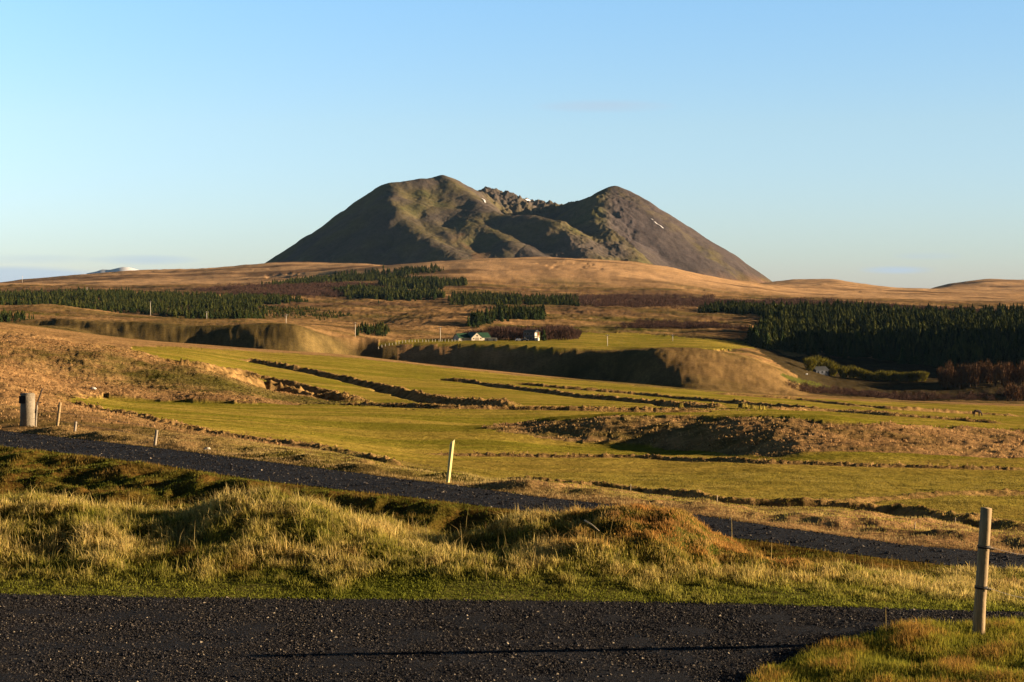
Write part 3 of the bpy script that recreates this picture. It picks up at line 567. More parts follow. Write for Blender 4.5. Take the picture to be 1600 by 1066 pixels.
upole(1051, 523, 535, 800, 1100, 'distant small utility pole between pasture strips right of the farm', 980)
# ------------------------------------------------------------------ posts and fence pieces near the farm road
def base_from(px, py, D): x = (px-800)/F*D; return Vector((x, D, gz(x, D)))
def post(name, label, px, py, D, toppx, toppy, r, mt, cat='fence post', group=None, n=10, band=(), cone=1.0):
    b = base_from(px, py, D); zt = (HY-toppy)*D/F; dx = (toppx-px)*D/F; h = zt-b.z; T = thing(name, label, cat, b, 0, group); k = [i/6 for i in range(7)]
    MB().tube([(dx*t-dx*.1*(1-t)*0, 0, -.25*(t == 0)+h*t) for t in k], [r*(1-(1-cone)*t) for t in k], n, wob=.03).build('post', mt, T, True)
    for t in band: MB().tube([(dx*t-r*1.4, -r*1.15, h*t+r*.25), (dx*t, -r*1.25, h*t), (dx*t+r*1.4, -r*.9, h*t-r*.35)], .008, 5).build('wire_tie', M['band'], T); MB().tube([(dx*t, 0, h*t-.014), (dx*t, 0, h*t+.014)], r*1.1, 14).build('wire_tie', M['band'], T)
    return T, b, h, dx
TP = post('fence_post', 'tall leaning round wooden post with two wires at the right edge', 1528, 1003, 14.75, 1541, 794, .056, M['wood'], n=24, band=(.385, .70), cone=.93)
_, b, h, dx = TP
for t, e_ in ((.385, (1640, 936)), (.70, (1640, 866))):
    D2 = 17.5; x2 = (e_[0]-800)/F*D2
    p0 = b+Vector((dx*t+.05, 0, h*t)); p1 = Vector((x2, D2, (HY-e_[1])*D2/F)); pts = [p0.lerp(p1, q/10)-Vector((0, 0, .04*math.sin(math.pi*q/10))) for q in range(11)]
    tag(MB().tube(pts, .0018, 5).build('fence_wire', M['wire'], None, True), 'lower thin wire running right from the tall leaning post' if t < .5 else 'upper thin wire running right from the tall leaning post', 'wire', 'wires on the leaning post')
D = 57.5; b = base_from(43, 672, D); T = thing('concrete_pillar', 'thick weathered concrete pillar at the left edge beside the farm road', 'pillar', b); h = 50*D/F-.02
MB().tube([(0, 0, -.3), (0, 0, h*.5), (.01, 0, h)], [.28, .265, .26], 20, wob=.02).build('post', M['concrete'], T, True)
MB().tube([(0, 0, h), (0, 0, h+.05)], [.27, .24], 20).build('cap', M['concrete'], T, True); MB().box(-.235, .02, -.275, -.16, h*.74, h*.97).build('recess', M['band'], T)
post('fence_post', 'thin post standing against the right side of the concrete pillar', 55.5, 668, 57, 58, 628, .035, M['greywood'])
T, b, h, dx = post('fence_post', 'tall pale round post, first to the right of the concrete pillar', 89, 679, 56, 94, 629, .055, M['wood'], band=())
post('fence_post', 'short post, second to the right of the concrete pillar', 116.5, 682, 54.5, 118.5, 659, .05, M['greywood'])
post('fence_post', 'short dark stub of a post by the left part of the farm road', 141.5, 685, 54, 142, 679, .07, M['bark'])
post('fence_post', 'short leaning post alone on the grassy verge of the farm road', 241.5, 696, 48.8, 245, 672, .05, M['greywood'])
a = base_from(55, 650, 57); tag(MB().tube([a+Vector((0, 0, 22*57/F)), a+Vector((.12, 0, 42*57/F)), a+Vector((.27, 0, 60*57/F))], .03, 6).build('diagonal_brace', M['bark'], None, True), 'dark slanting stick leaning from the concrete pillar', 'stick')
for zt in (.30, .62):
    pts = []
    for px, py, D in ((52, 672, 57.3), (90, 679, 56), (117, 682, 54.5), (242, 696, 48.8)):
        q = base_from(px, py, D); pts.append(q+Vector((0, -.05, zt)))
    tag(MB().tube(pts, .004, 4).build('fence_wire', M['wire'], None), ('lower' if zt < .5 else 'upper')+' thin wire strung between the posts at the left', 'wire', 'wires at the left posts')
for i, (px, py, tp, D, lb) in enumerate(((1120, 784, 774, 38.2, 'tiny pale stake in the dark ditch beyond the farm road, middle of the photo'), (1429, 838, 818, 28.5, 'thin pale stake on the far verge, left of the tall leaning post'), (1492, 826, 810, 31.5, 'thin pale stake in the ditch just left of the tall leaning post'), (985, 772, 764, 41, 'small pale stake at the ditch above the orange mound'))):
    b = base_from(px, py, D); h = max((HY-tp)*D/F-b.z, .18); tag(MB().tube([b-Vector((0, 0, .1)), b+Vector((.01, 0, h))], .010+.004*(i == 0), 6).build('stake', M['strawm'], None), lb, 'stake')
D = 37.6; b = base_from(700, 750, D); zt = (HY-688)*D/F; h = zt-b.z; T = thing('marker_post', 'pale yellow plastic road marker leaning beside the farm road', 'road marker', b, math.radians(8)); lean = 7*D/F
w0, w1 = .042, .058
v = []
for t, ww in ((-.1, w0), (.5, (w0+w1)/2), (1, w1)):
    cx_ = lean*t; z = h*t
    for sx__, yy in ((-1, -.02), (0, -.045), (1, -.02), (1, .015), (-1, .015)): v.append((cx_+sx__*ww, yy, z+(.05*sx__-.03 if t == 1 else 0)))
f = [(r*5+k_, r*5+(k_+1) % 5, (r+1)*5+(k_+1) % 5, (r+1)*5+k_) for r in range(2) for k_ in range(5)]+[(10, 11, 12, 13, 14), (4, 3, 2, 1, 0)]
MB().add(v, f).build('post', M['yellow'], T)
# boulders
def boulder(name, label, px, py, D, r, mt):
    b = base_from(px, py, D); m = bpy.data.meshes.new(name); import bmesh; bm = bmesh.new(); bmesh.ops.create_icosphere(bm, subdivisions=3, radius=r)
    for v in bm.verts: n_ = float(fbm(np.array([v.co.x*3/r+px]), np.array([v.co.y*3/r+v.co.z*5/r]), 2, 3, 9)[0]); v.co *= 1+.5*n_; v.co.z *= .62
    bm.to_mesh(m); bm.free(); m.materials.append(mt); tag(link(name, m, None, b+Vector((0, 0, r*.2))), label, 'boulder')
boulder('boulder', 'pale boulder on the brown slope at the left', 146, 613, ray(146, 614, 85, 300), .33, M['white'])
boulder('boulder', 'small pale stone on the verge of the farm road, left part', 324, 704, 47.0, .10, M['cream'])
# fence posts in front of the farm
for i in range(26):
    px = 592+i*5.2+random.uniform(-.8, .8); D = 838+i*1.2; b = base_from(px, 533, D)
    tag(MB().tube([b-Vector((0, 0, .3)), b+Vector((0, 0, 1.35))], .16, 5).build('fence_post', M['pole'], None), 'pale post in the row along the pasture edge left of the barn', 'fence post', 'fence posts along the pasture left of the barn')
# horse and sheep
def skin(name, chain, mt, parent=None, sub=2):
    """chain: list of (x,y,z,r,parent index); one continuous skinned body"""
    me = bpy.data.meshes.new(name); me.from_pydata([c[:3] for c in chain], [(c[4], i) for i, c in enumerate(chain) if c[4] is not None and c[4] >= 0], [])
    o = link(name, me, parent); md = o.modifiers.new('s', 'SKIN'); sv_ = me.skin_vertices[0].data
    for i, c in enumerate(chain): sv_[i].radius = (c[3] if not isinstance(c[3], tuple) else c[3][0],)*2 if not isinstance(c[3], tuple) else c[3]
    sv_[0].use_root = True; sb = o.modifiers.new('u', 'SUBSURF'); sb.levels = sb.render_levels = sub; me.materials.append(mt); return o
D = ray(1526, 659, 300, 520); hx = (1526-800)/F*D; HT = thing('horse', 'dark brown horse grazing alone on the far right meadow', 'horse', (hx, D, gz(hx, D)), .25)
ch = [(0, 0, 1.12, .29, None), (.38, 0, 1.10, .29, 0), (.62, 0, 1.14, .25, 1), (.82, 0, 1.02, .17, 2), (1.02, 0, .70, .125, 3), (1.12, 0, .42, .12, 4), (1.16, 0, .24, .09, 5), (1.17, 0, .08, .065, 6), (-.38, 0, 1.14, .29, 0), (-.62, 0, 1.12, .24, 8),
 (.58, .15, .82, .13, 2), (.60, .16, .45, .065, 10), (.59, .16, .12, .05, 11), (.62, .16, .03, .07, 12), (.55, -.15, .82, .13, 2), (.50, -.16, .45, .065, 14), (.47, -.16, .12, .05, 15), (.50, -.16, .03, .07, 16),
 (-.60, .15, .82, .16, 9), (-.68, .16, .50, .075, 18), (-.62, .16, .12, .05, 19), (-.58, .16, .03, .07, 20), (-.55, -.15, .82, .16, 9), (-.60, -.16, .50, .075, 22), (-.54, -.16, .12, .05, 23), (-.50, -.16, .03, .07, 24)]
hb = skin('body', ch, M['horse'], HT); MB().tube([(-.80, 0, 1.22), (-.92, 0, .95), (-.95, 0, .5)], [.06, .09, .03], 8).build('tail', M['hair'], HT, True); MB().tube([(.72, 0, 1.32), (.93, 0, 1.02), (1.08, 0, .66)], [.05, .08, .04], 8).build('mane', M['hair'], HT, True)
for s_ in (-1, 1): MB().tube([(1.02, s_*.07, .56), (1.0, s_*.1, .66)], [.035, .008], 6).build('ear', M['horse'], HT)
D = ray(1260, 582, 760, 900); hx = (1260-800)/F*D; ST = thing('sheep', 'tiny white sheep on the green pasture left of the yellow-green willows', 'sheep', (hx, D, gz(hx, D)), .3)
skin('body', [(0, 0, .6, .3, None), (.35, 0, .6, .28, 0), (-.35, 0, .6, .28, 0), (.6, 0, .72, .14, 1), (.78, 0, .6, .09, 3), (.35, .13, .3, .05, 1), (.35, .13, .05, .04, 5), (.35, -.13, .3, .05, 1), (.35, -.13, .05, .04, 7), (-.35, .13, .3, .05, 2), (-.35, .13, .05, .04, 9), (-.35, -.13, .3, .05, 2), (-.35, -.13, .05, .04, 11)], M['snow'], ST)
# ------------------------------------------------------------------ woods
def conifer_proto(seed, tiers=8, n=9, wid=.23):
    r = random.Random(seed); V_ = []; F_ = []
    for t in range(tiers):
        q = t/(tiers-1); zt = 1-.80*q*q*.35-.62*q; zb = zt-.16-.05*q; rad = wid*(.16+.84*(q**.9)); apex = len(V_); V_.append((r.uniform(-.01, .01), r.uniform(-.01, .01), zt+.02))
        m_ = len(V_); a0 = r.uniform(0, 6.3)
        for k in range(2*n):
            a = a0+k*math.pi/n; rr = rad*(r.uniform(.85, 1.25) if k % 2 == 0 else r.uniform(.45, .6)); V_.append((rr*math.cos(a), rr*math.sin(a), zb-(.03 if k % 2 == 0 else -.03)+r.uniform(-.015, .015)))
        for k in range(2*n): F_.append((apex, m_+k, m_+(k+1) % (2*n)))
    return np.array(V_), np.array(F_)
def bare_proto(seed, n=90, wid=.5, low=.08, tall=1.0, thin=.018):
    r = random.Random(seed); V_ = []; F_ = []
    for k in range(n):
        a = r.uniform(0, 6.3); rr = wid*math.sqrt(r.random())*.85; zc = low+r.random()**.8*(tall-low)*(1-.35*(rr/wid)**2); x, y = rr*math.cos(a)*(.5+.6*min(1, zc*1.6)), rr*math.sin(a)*(.5+.6*min(1, zc*1.6))
        l = r.uniform(.12, .30); dx, dy = x*.35+r.uniform(-.06, .06), y*.35+r.uniform(-.06, .06); t = r.uniform(.6, 1.5)*thin; b = r.uniform(0, 3.14); ux, uy = math.cos(b)*t, math.sin(b)*t; i = len(V_)
        V_ += [(x-ux, y-uy, zc-l*.3), (x+ux, y+uy, zc-l*.3), (x+dx, y+dy, zc+l*.7)]; F_.append((i, i+1, i+2))
    return np.array(V_), np.array(F_)
def scatter(poly, n, d0, d1, seed, margin=0):
    """n random land positions whose foot shows inside the outline"""
    r = np.random.default_rng(seed); P = np.array(poly, float); out = []
    for _ in range(60):
        px = r.uniform(P[:, 0].min(), P[:, 0].max(), 6000); D = np.sqrt(r.uniform(d0*d0, d1*d1, 6000)); x = (px-800)/F*D; z = base_z(x, D); py = HY-z*F/D
        j = fbm(x, D, 30, 4, seed)*5.0; jx = fbm(x, D, 45, 3, seed+9)*26
        m_ = inpoly(px+jx, py+j, poly) & (r.random(6000) < np.clip(1.0+2.6*fbm(x, D, 38, 3, seed+5), .08, 1)); out.append(np.stack([x[m_], D[m_]], 1))
        if sum(map(len, out)) >= n: break
    return np.concatenate(out)[:n]
def merged(name, pts, protos, hmin, hmax, mt, label, cat, cols, seed, wid=1.0):
    r = np.random.default_rng(seed); zz = land(pts[:, 0], pts[:, 1])[0]; VS = []; FS = []; CS = []; off = 0; which = r.integers(0, len(protos), len(pts))
    hh = hmin+(hmax-hmin)*np.clip(.4+.6*fbm(pts[:, 0], pts[:, 1], 40, 2, seed)+r.normal(0, .45, len(pts)), -.5, 1.3)
    for k, (V_, F_) in enumerate(protos):
        s_ = which == k; p = pts[s_]; 
        if not len(p): continue
        a = r.uniform(0, 6.3, len(p)); h = hh[s_]; wv = h*wid*r.uniform(.8, 1.25, len(p)); ca, sa = np.cos(a)[:, None], np.sin(a)[:, None]
        X_ = (V_[None, :, 0]*ca-V_[None, :, 1]*sa)*wv[:, None]+p[:, 0:1]; Y_ = (V_[None, :, 0]*sa+V_[None, :, 1]*ca)*wv[:, None]+p[:, 1:2]; Z_ = V_[None, :, 2]*h[:, None]+zz[s_][:, None]-.1*h[:, None]*0-.2
        VS.append(np.stack([X_, Y_, Z_], 2).reshape(-1, 3)); FS.append((F_[None]+(np.arange(len(p))*len(V_))[:, None, None]).reshape(-1, 3)+off); off += len(p)*len(V_)
        c0, c1 = np.array(cols[0]), np.array(cols[1]); c = c0+(c1-c0)*r.random((len(p), 1)); CS.append(np.repeat(c, len(V_), 0))
    o = link(name, mesh_np(name, np.concatenate(VS), None, np.concatenate(FS), mat=mt, col=np.concatenate(CS), smooth=False)); return tag(o, label, cat, None, 'stuff')
CP = [conifer_proto(i, wid=.27+.03*(i % 3)) for i in range(5)]; BP = [bare_proto(i) for i in range(4)]
SPR = ((.014, .026, .008), (.085, .090, .020))
def fence_poly(a): return a
WOODS = [  # outline of the feet, how many, depths, heights, single trees in front, label of them, label of the mass
 ([(-60, 462), (0, 460), (150, 458), (300, 461), (380, 466), (478, 474), (400, 481), (412, 500), (300, 499), (240, 492), (150, 486), (60, 478), (-60, 477)], 7500, 1010, 1950, 3, 6.5, 75, 'dark spruce along the lower front edge of the wide left wood', 'wide dark spruce plantation across the left middle distance'),
 ([(385, 466), (420, 462), (482, 472), (470, 477), (400, 476)], 360, 1200, 1800, 3, 5, 0, '', 'small spruce strip at the right end of the left wood'),
 ([(-60, 492), (0, 491), (30, 492), (55, 499), (0, 501), (-60, 501)], 170, 790, 1000, 3, 5, 14, 'dark green spruce in the little clump at the left edge of the photo', 'little spruce clump at the left edge behind the smooth hill'),
 ([(515, 456), (560, 452), (600, 458), (690, 464), (695, 469), (600, 470), (555, 468)], 1500, 1400, 2400, 6, 10, 18, 'dark spruce at the front of the middle plantation below the brown hill', 'middle spruce plantation below the brown hill'),
 ([(590, 446), (640, 440), (690, 441), (730, 446), (690, 450), (600, 452)], 900, 1700, 2700, 8, 12, 0, '', 'upper spruce plantation on the flank of the brown hill'),
 ([(400, 450), (500, 436), (600, 424), (700, 416), (690, 423), (600, 434), (480, 449)], 1500, 2100, 2800, 6, 9, 0, '', 'narrow dark spruce belt climbing the foot of the brown hill'),
 ([(700, 466), (760, 464), (905, 471), (905, 479), (800, 477), (700, 473)], 1000, 1200, 2200, 5, 8, 16, 'dark spruce at the front of the low belt behind the farm', 'low dark spruce belt behind the farm'),
 ([(737, 512), (728, 506), (745, 497), (790, 489), (850, 492), (842, 500), (790, 501), (765, 505), (752, 513)], 330, 950, 1400, 6, 10, 50, 'dark spruce in the grove right behind the barn', 'spruce grove on the slope behind the barn'),
 ([(556, 524), (562, 516), (600, 515), (610, 521), (600, 525)], 90, 860, 1100, 4, 6, 24, 'low spruce in the small clump right of the tall pole', 'small spruce clump right of the tall utility pole'),
 ([(1088, 484), (1150, 482), (1300, 488), (1300, 496), (1210, 492), (1120, 489)], 900, 1150, 1800, 6, 9, 12, 'dark spruce at the left tip of the narrow right belt', 'narrow spruce belt at the left end of the right wood'),
 ([(1205, 495), (1300, 492), (1450, 498), (1700, 502), (1700, 580), (1460, 578), (1400, 565), (1270, 556), (1195, 545), (1170, 532), (1195, 515)], 6500, 905, 1700, 9, 15, 95, 'tall dark spruce at the front of the large right wood', 'large nearly black spruce wood on the right'),
]
crown_me = []; trunk_me = MB().tube([(0, 0, -.02), (0, 0, .3)], [.014, .010], 6).mesh('trunk', M['bark'])
for V_, F_ in CP[:4]: crown_me.append(mesh_np('crown', V_, None, F_, mat=M['needles'], smooth=False))
for wi, (poly, n, d0, d1, h0, h1, ni, lab, mass) in enumerate(WOODS):
    pts = scatter(poly, n, d0, d1, 400+wi); pts = pts[np.argsort(pts[:, 1])]
    if not len(pts): print('EMPTY WOOD', wi); continue
    if ni:
        # the nearest ones, but spread along the edge: nearest in each of ni columns
        pxx = 800+F*pts[:, 0]/pts[:, 1]; vis = (pxx > -5) & (pxx < 1605); colid = np.floor((pxx-pxx[vis].min())/(pxx[vis].max()-pxx[vis].min()+1e-6)*(ni/2)).astype(int); pick = []; cnt = {}
        for i in range(len(pts)):
            if vis[i] and cnt.get(colid[i], 0) < 2: cnt[colid[i]] = cnt.get(colid[i], 0)+1; pick.append(i)
        sel = np.array(pick[:ni+8]); zz = land(pts[sel, 0], pts[sel, 1])[0]
        for q, i in enumerate(sel):
            hgt = random.uniform(h0*.6, h1)*.95; o = thing('spruce_tree', lab, 'spruce tree', (pts[i, 0], pts[i, 1], zz[q]-.2), random.uniform(0, 6), 'spruces: '+lab); o.scale = (hgt*random.uniform(.9, 1.15),)*2+(hgt,)
            c = link('crown', crown_me[q % 4], o); t_ = link('trunk', trunk_me, o)
        pts = np.delete(pts, sel, 0)
    merged('spruce_wood', pts, CP, h0, h1, M['conifer'], mass, 'wood', SPR, 500+wi)
# bare birch scrub belts
for i, (poly, n, d0, d1, h0, h1, lb) in enumerate((
 ([(300, 455), (400, 450), (470, 452), (530, 456), (560, 462), (480, 466), (380, 460)], 1500, 1500, 2300, 3.5, 6, 'brown bare scrub between the left wood and the middle plantation'),
 ([(440, 448), (520, 443), (620, 452), (600, 456), (540, 454), (450, 452)], 900, 1700, 2400, 3.5, 6, 'purple-brown bare scrub above the middle plantation'),
 ([(880, 466), (1000, 464), (1110, 470), (1170, 478), (1080, 482), (900, 478)], 1700, 1350, 2100, 3.5, 6, 'purple-brown bare scrub below the smooth tan hill'),
 ([(1120, 474), (1250, 474), (1500, 486), (1640, 492), (1640, 497), (1400, 492), (1200, 484)], 1500, 1400, 2000, 4, 7, 'thin brown scrub along the top edge of the right wood'),
 ([(1000, 506), (1100, 508), (1180, 512), (1170, 517), (1080, 516), (960, 514)], 500, 1050, 1300, 2.5, 4.5, 'low bare scrub along the slope right of the farm'),
 ([(1200, 611), (1240, 604), (1400, 610), (1640, 615), (1640, 622), (1400, 620), (1240, 618)], 700, 740, 880, 1.5, 3.5, 'dark bare scrub in the hollow beyond the right meadow'),
 ([(1050, 606), (1100, 600), (1150, 606), (1160, 613), (1080, 612)], 120, 740, 800, 2.5, 4, 'low dark scrub at the foot of the tan spur'))):
    p = scatter(poly, n, d0, d1, 600+i)
    if len(p): merged('bare_scrub', p, BP, h0, h1, M['twig'], lb, 'scrub', ((.06, .04, .03), (.12, .07, .05)), 620+i, 1.1)
# young planting: dotted small shrubs
p = scatter([(405, 480), (500, 484), (560, 494), (500, 500), (420, 494)], 420, 1000, 1450, 640); merged('young_spruces', p, CP, 1.6, 3.0, M['conifer'], 'dotted young planting on the brown slope left of centre', 'young trees', SPR, 641, 1.5)
# single bare trees, larches, willows: trunk with limbs, crown of twigs
def tree_mesh(kind, seed):
    r = random.Random(seed); tm = MB(); tm.tube([(0, 0, -.03), (.01, 0, .3), (0, .01, .75 if kind != 'larch' else .97)], [.028, .018, .005], 6)
    for k in range(9):
        z = r.uniform(.12, .55) if kind != 'larch' else r.uniform(.2, .85); a = r.uniform(0, 6.3); l = (.34 if kind != 'larch' else .14)*r.uniform(.7, 1.1); tm.tube([(0, 0, z), (l*.5*math.cos(a), l*.5*math.sin(a), z+.12), (l*math.cos(a), l*math.sin(a), z+.30 if kind != 'larch' else z+.12)], [.011, .007, .003], 4, caps=False)
    if kind == 'larch': V_, F_ = bare_proto(seed, 240, .16, .10, 1.0, .010)
    elif kind == 'willow': V_, F_ = bare_proto(seed, 700, .62, .05, .95, .030)
    else: V_, F_ = bare_proto(seed, 420, .52, .05, .95, .014)
    return tm.mesh('trunk', M['bark']), mesh_np('crown', V_, None, F_, mat=M[{'larch': 'larch', 'willow': 'willow', 'bare': 'twig'}[kind]], smooth=False)
TMS = {k: [tree_mesh(k, i*7+3) for i in range(3)] for k in ('bare', 'larch', 'willow')}
def tree(kind, name, label, cat, px, D, h, group, wid=1.0):
    b = base_from(px, 0, D); o = thing(name, label, cat, b, random.uniform(0, 6), group); o.scale = (h*wid, h*wid, h); t_, c_ = random.choice(TMS[kind]); link('trunk', t_, o); link('crown', c_, o); return o
LB1 = 'leafless brown tree in the thicket between barn and farmhouse'; LB2 = 'leafless purple-brown tree in the rounded grove right of the farmhouse'; LB3 = 'leafless pinkish tree just behind the barn roof'
for i in range(26): tree('bare', 'bare_tree', LB1, 'bare tree', 768+i*2.4+random.uniform(-2, 2), random.uniform(903, 960), random.uniform(5.5, 8.5), 'thicket between barn and farmhouse')
for i in range(34): tree('bare', 'bare_tree', LB2, 'bare tree', 842+i*1.85+random.uniform(-3, 3), random.uniform(898, 990), random.uniform(6, 9)*(1 if i < 26 else .75), 'rounded grove right of the farmhouse')
for i in range(8): tree('bare', 'bare_tree', LB3, 'bare tree', 728+i*5.2, random.uniform(900, 915), random.uniform(5, 6.5), 'bare trees behind the barn')
b = base_from(850, 0, 888); o = thing('spruce_tree', 'single dark spruce standing right beside the farmhouse', 'spruce tree', b); o.scale = (7.5, 7.5, 7.5); link('crown', crown_me[1], o); link('trunk', trunk_me, o)
LW = ['large yellow-green willow left of the small grey house', 'yellow-green willow behind the small grey house', 'round yellow-green willow right of the small grey house']
for px, D, h, l in ((1266, 872, 8, 0), (1276, 893, 9.5, 1), (1289, 896, 9.5, 1), (1300, 893, 8.5, 1), (1318, 885, 7, 2), (1332, 888, 7.5, 2), (1343, 886, 6.5, 2)): tree('willow', 'willow_tree', LW[l], 'willow tree', px, D, h, 'willows: '+LW[l], .8)
for i in range(12): tree('willow', 'willow_tree', 'low yellow-green willow in the even row in front of the large right wood', 'willow tree', 1352+i*8.2, 884+random.uniform(-3, 3), random.uniform(4.8, 6.2), 'even row of low willows', .9)
for i in range(44): tree('larch', 'larch_tree', 'tall orange-brown bare larch in the rows at the right edge', 'larch tree', 1468+i*3.6+random.uniform(-1, 1), random.uniform(850, 880), random.uniform(9, 13), 'bare larch rows at the right edge', 1.1)
for i in range(9): tree('larch', 'larch_tree', 'bare rusty larch nearest the meadow in the lower right corner of the valley', 'larch tree', 1575+i*6.5, random.uniform(760, 800), random.uniform(8, 11), 'rusty larches nearest the meadow', 1.2)
# ------------------------------------------------------------------ grass
def blades(name, x, y, hgt, wd, col, label, lean=.35, seed=0, dirx=.0, sink=.01):
    r = np.random.default_rng(seed); n = len(x); z = np.empty(n)
    for s_ in range(0, n, 200000): z[s_:s_+200000] = land(x[s_:s_+200000], y[s_:s_+200000])[0]
    a = r.uniform(0, np.pi, n); ux, uy = np.cos(a)*wd/2, np.sin(a)*wd/2; la = r.uniform(0, 2*np.pi, n); lm = np.abs(r.normal(0, lean, n))*hgt; lx = np.cos(la)*lm+dirx*hgt; ly = np.sin(la)*lm
    V_ = np.empty((n, 5, 3)); V_[:, 0] = np.stack([x-ux, y-uy, z-sink], 1); V_[:, 1] = np.stack([x+ux, y+uy, z-sink], 1)
    V_[:, 2] = np.stack([x-ux*.75+lx*.35, y-uy*.75+ly*.35, z+hgt*.55], 1); V_[:, 3] = np.stack([x+ux*.75+lx*.35, y+uy*.75+ly*.35, z+hgt*.55], 1); V_[:, 4] = np.stack([x+lx, y+ly, z+hgt*(1-.25*np.minimum(lm/hgt, 1))], 1)
    b = np.arange(n)*5; q = np.stack([b, b+1, b+3, b+2], 1); t_ = np.stack([b+2, b+3, b+4], 1)
    return tag(link(name, mesh_np(name, V_.reshape(-1, 3), q, t_, mat=M['blade'], col=np.repeat(col, 5, 0), smooth=False)), label, 'grass', None, 'stuff')
def field(n, d0, d1, u0, u1, seed):
    r = np.random.default_rng(seed); D = np.sqrt(r.uniform(d0*d0, d1*d1, n)); return r.uniform(u0, u1, n)*D, D, r
STRAW, GRN, ORG, DGR, BRN = map(np.array, ((.62, .47, .17), (.28, .255, .030), (.42, .215, .055), (.12, .13, .015), (.19, .095, .028)))
x, y, r = field(460000, 16.0, 23.5, -.44, .55, 1); px = 800+F*x/y; far1 = edges(px)[1]; k = y > far1-.02+.06*r.normal(size=len(x))+.10*fbm(x, y, .7, 2, 700); x, y, px, far1 = x[k], y[k], px[k], far1[k]
cl = fbm(x, y, 1.1, 4, 701)+r.normal(0, .14, len(x)); fn = fbm(x, y, .26, 2, 702); e1 = sstep(.10, 1.25, y-far1+.9*fbm(x, y, 1.3, 3, 703)+.25*fn)
mnd = sstep(820, 980, px+80*cl)*(1-sstep(1230, 1330, px))*sstep(18.0, 18.9, y+cl*.8)
rgt = sstep(1200, 1350, px)
h = .018+e1*(.030+.085*np.clip(.4+cl*1.1+fn*1.2, 0, 1))*(1-.62*mnd)*(1-.3*rgt); h *= np.where(r.random(len(x)) < .04, 2.0, r.uniform(.45, 1.25, len(x)))
k = r.random(len(x)) < .35+.65*np.clip(.75+fn*1.8, 0, 1); 
s_ = (np.clip(.36+cl*1.1+.5*fn+r.normal(0, .22, len(x)), 0, 1)*e1)[:, None]; c = GRN+(STRAW-GRN)*s_; c = c+(DGR-c)*(sstep(.1, -.45, cl)*.7)[:, None]; c = c+(ORG-c)*(mnd*np.clip(.75+fbm(x, y, .5, 2, 705), 0, 1))[:, None]; c = c+(BRN-c)*(sstep(.15, .5, fbm(x, y, .9, 3, 706))*.8*e1)[:, None]
rim = ((1-e1)*.5)[:, None]; c = c+(np.array([.14, .19, .02])-c)*rim
c = c*r.uniform(.45, 1.5, (len(x), 1)); blades('bank_grass', x[k], y[k], h[k], .0085*r.uniform(.5, 1.4, k.sum()), c[k], 'rough straw and green grass on the low bank beyond the gravel track', .8, 11, -.08)
x, y, r = field(260000, 22.5, 56, -.43, .48, 2); px = 800+F*x/y; n2, f2 = edges(px)[2:]; k = ((y < n2-.15+.12*r.normal(size=len(x))) | (y > f2+.05+.12*r.normal(size=len(x)))); x, y, px, n2, f2 = x[k], y[k], px[k], n2[k], f2[k]; r = np.random.default_rng(22)
bey = (y > f2)[:, None]; cl = fbm(x, y, 1.8, 3, 711)+r.normal(0, .1, len(x)); vrg = (sstep(2.8, .6, np.abs(y-f2))*(y > f2))[:, None]
c = DGR*1.2+(np.array([.22, .135, .03])-DGR*1.2)*sstep(-.25, .45, cl)[:, None]; c = np.where(bey, GRN*.95+(STRAW*.8-GRN*.95)*sstep(-.25, .35, cl)[:, None], c); c = c+(np.array([.38, .26, .11])-c)*vrg*.8
c = c+(np.array([.34, .22, .10])-c)*(sstep(620, 200, px)[:, None]*bey)*.7; c = c*r.uniform(.6, 1.35, (len(x), 1)); h = (.03+.07*np.clip(.5+cl, 0, 1))*r.uniform(.5, 1.3, len(x)); h = np.where(bey[:, 0], h*.7*(1-.45*sstep(4, 8, y-f2)), h)
fg = (sstep(5, 9, y-f2)*(px > 600))[:, None]; c = c+(np.array([.26, .21, .035])*r.uniform(.7, 1.2, (len(x), 1))-c)*fg*.8
blades('roadside_grass', x, y, h, .011*y/35*r.uniform(.6, 1.4, len(x)), c, 'mossy brown and green grass on both sides of the farm road', .4, 12, -.06)
x, y, r = field(165000, 11.5, 16.4, .12, .56, 3); px = 800+F*x/y; nr1 = edges(px)[0]; k = (y < nr1+.05*r.normal(size=len(x))+.10*fbm(x, y, .5, 2, 720)) & (px > 1140); x, y, px = x[k], y[k], px[k]; r = np.random.default_rng(23); cl = fbm(x, y, .7, 3, 721)+r.normal(0, .1, len(x))
c = DGR*1.3+(GRN-DGR*1.3)*sstep(-.4, .1, cl)[:, None]; c = c+(ORG*.9-c)*(sstep(.05, .4, cl)*.8)[:, None]; c *= r.uniform(.6, 1.4, (len(x), 1)); h = (.03+.08*np.clip(.5+cl, 0, 1))*r.uniform(.5, 1.4, len(x))
blades('verge_grass', x, y, h, .0055*r.uniform(.6, 1.4, len(x)), c, 'short green and rusty grass on the verge around the tall leaning post', .5, 13, -.05)
# tussocks on the rough ground farther off
x, y, r = field(260000, 56, 260, -.38, .38, 4); z, c, gm_ = land(x, y); k = gm_ < .4; x, y, c = x[k], y[k], c[k]; r = np.random.default_rng(24); cl = fbm(x, y, 1.6, 3, 730); k = r.random(len(x)) < np.clip(.55+1.5*cl, .12, 1); x, y, c, cl = x[k], y[k], c[k], cl[k]
blades('heath_grass', x, y, (.06+.09*np.clip(.5+cl, 0, 1))*r.uniform(.5, 1.3, len(x)), .0012*y*r.uniform(.5, 1.2, len(x)), c*r.uniform(.65, 1.5, (len(x), 1)), 'tan tussocky grass on the rough slopes beyond the farm road', .8, 14, -.1)
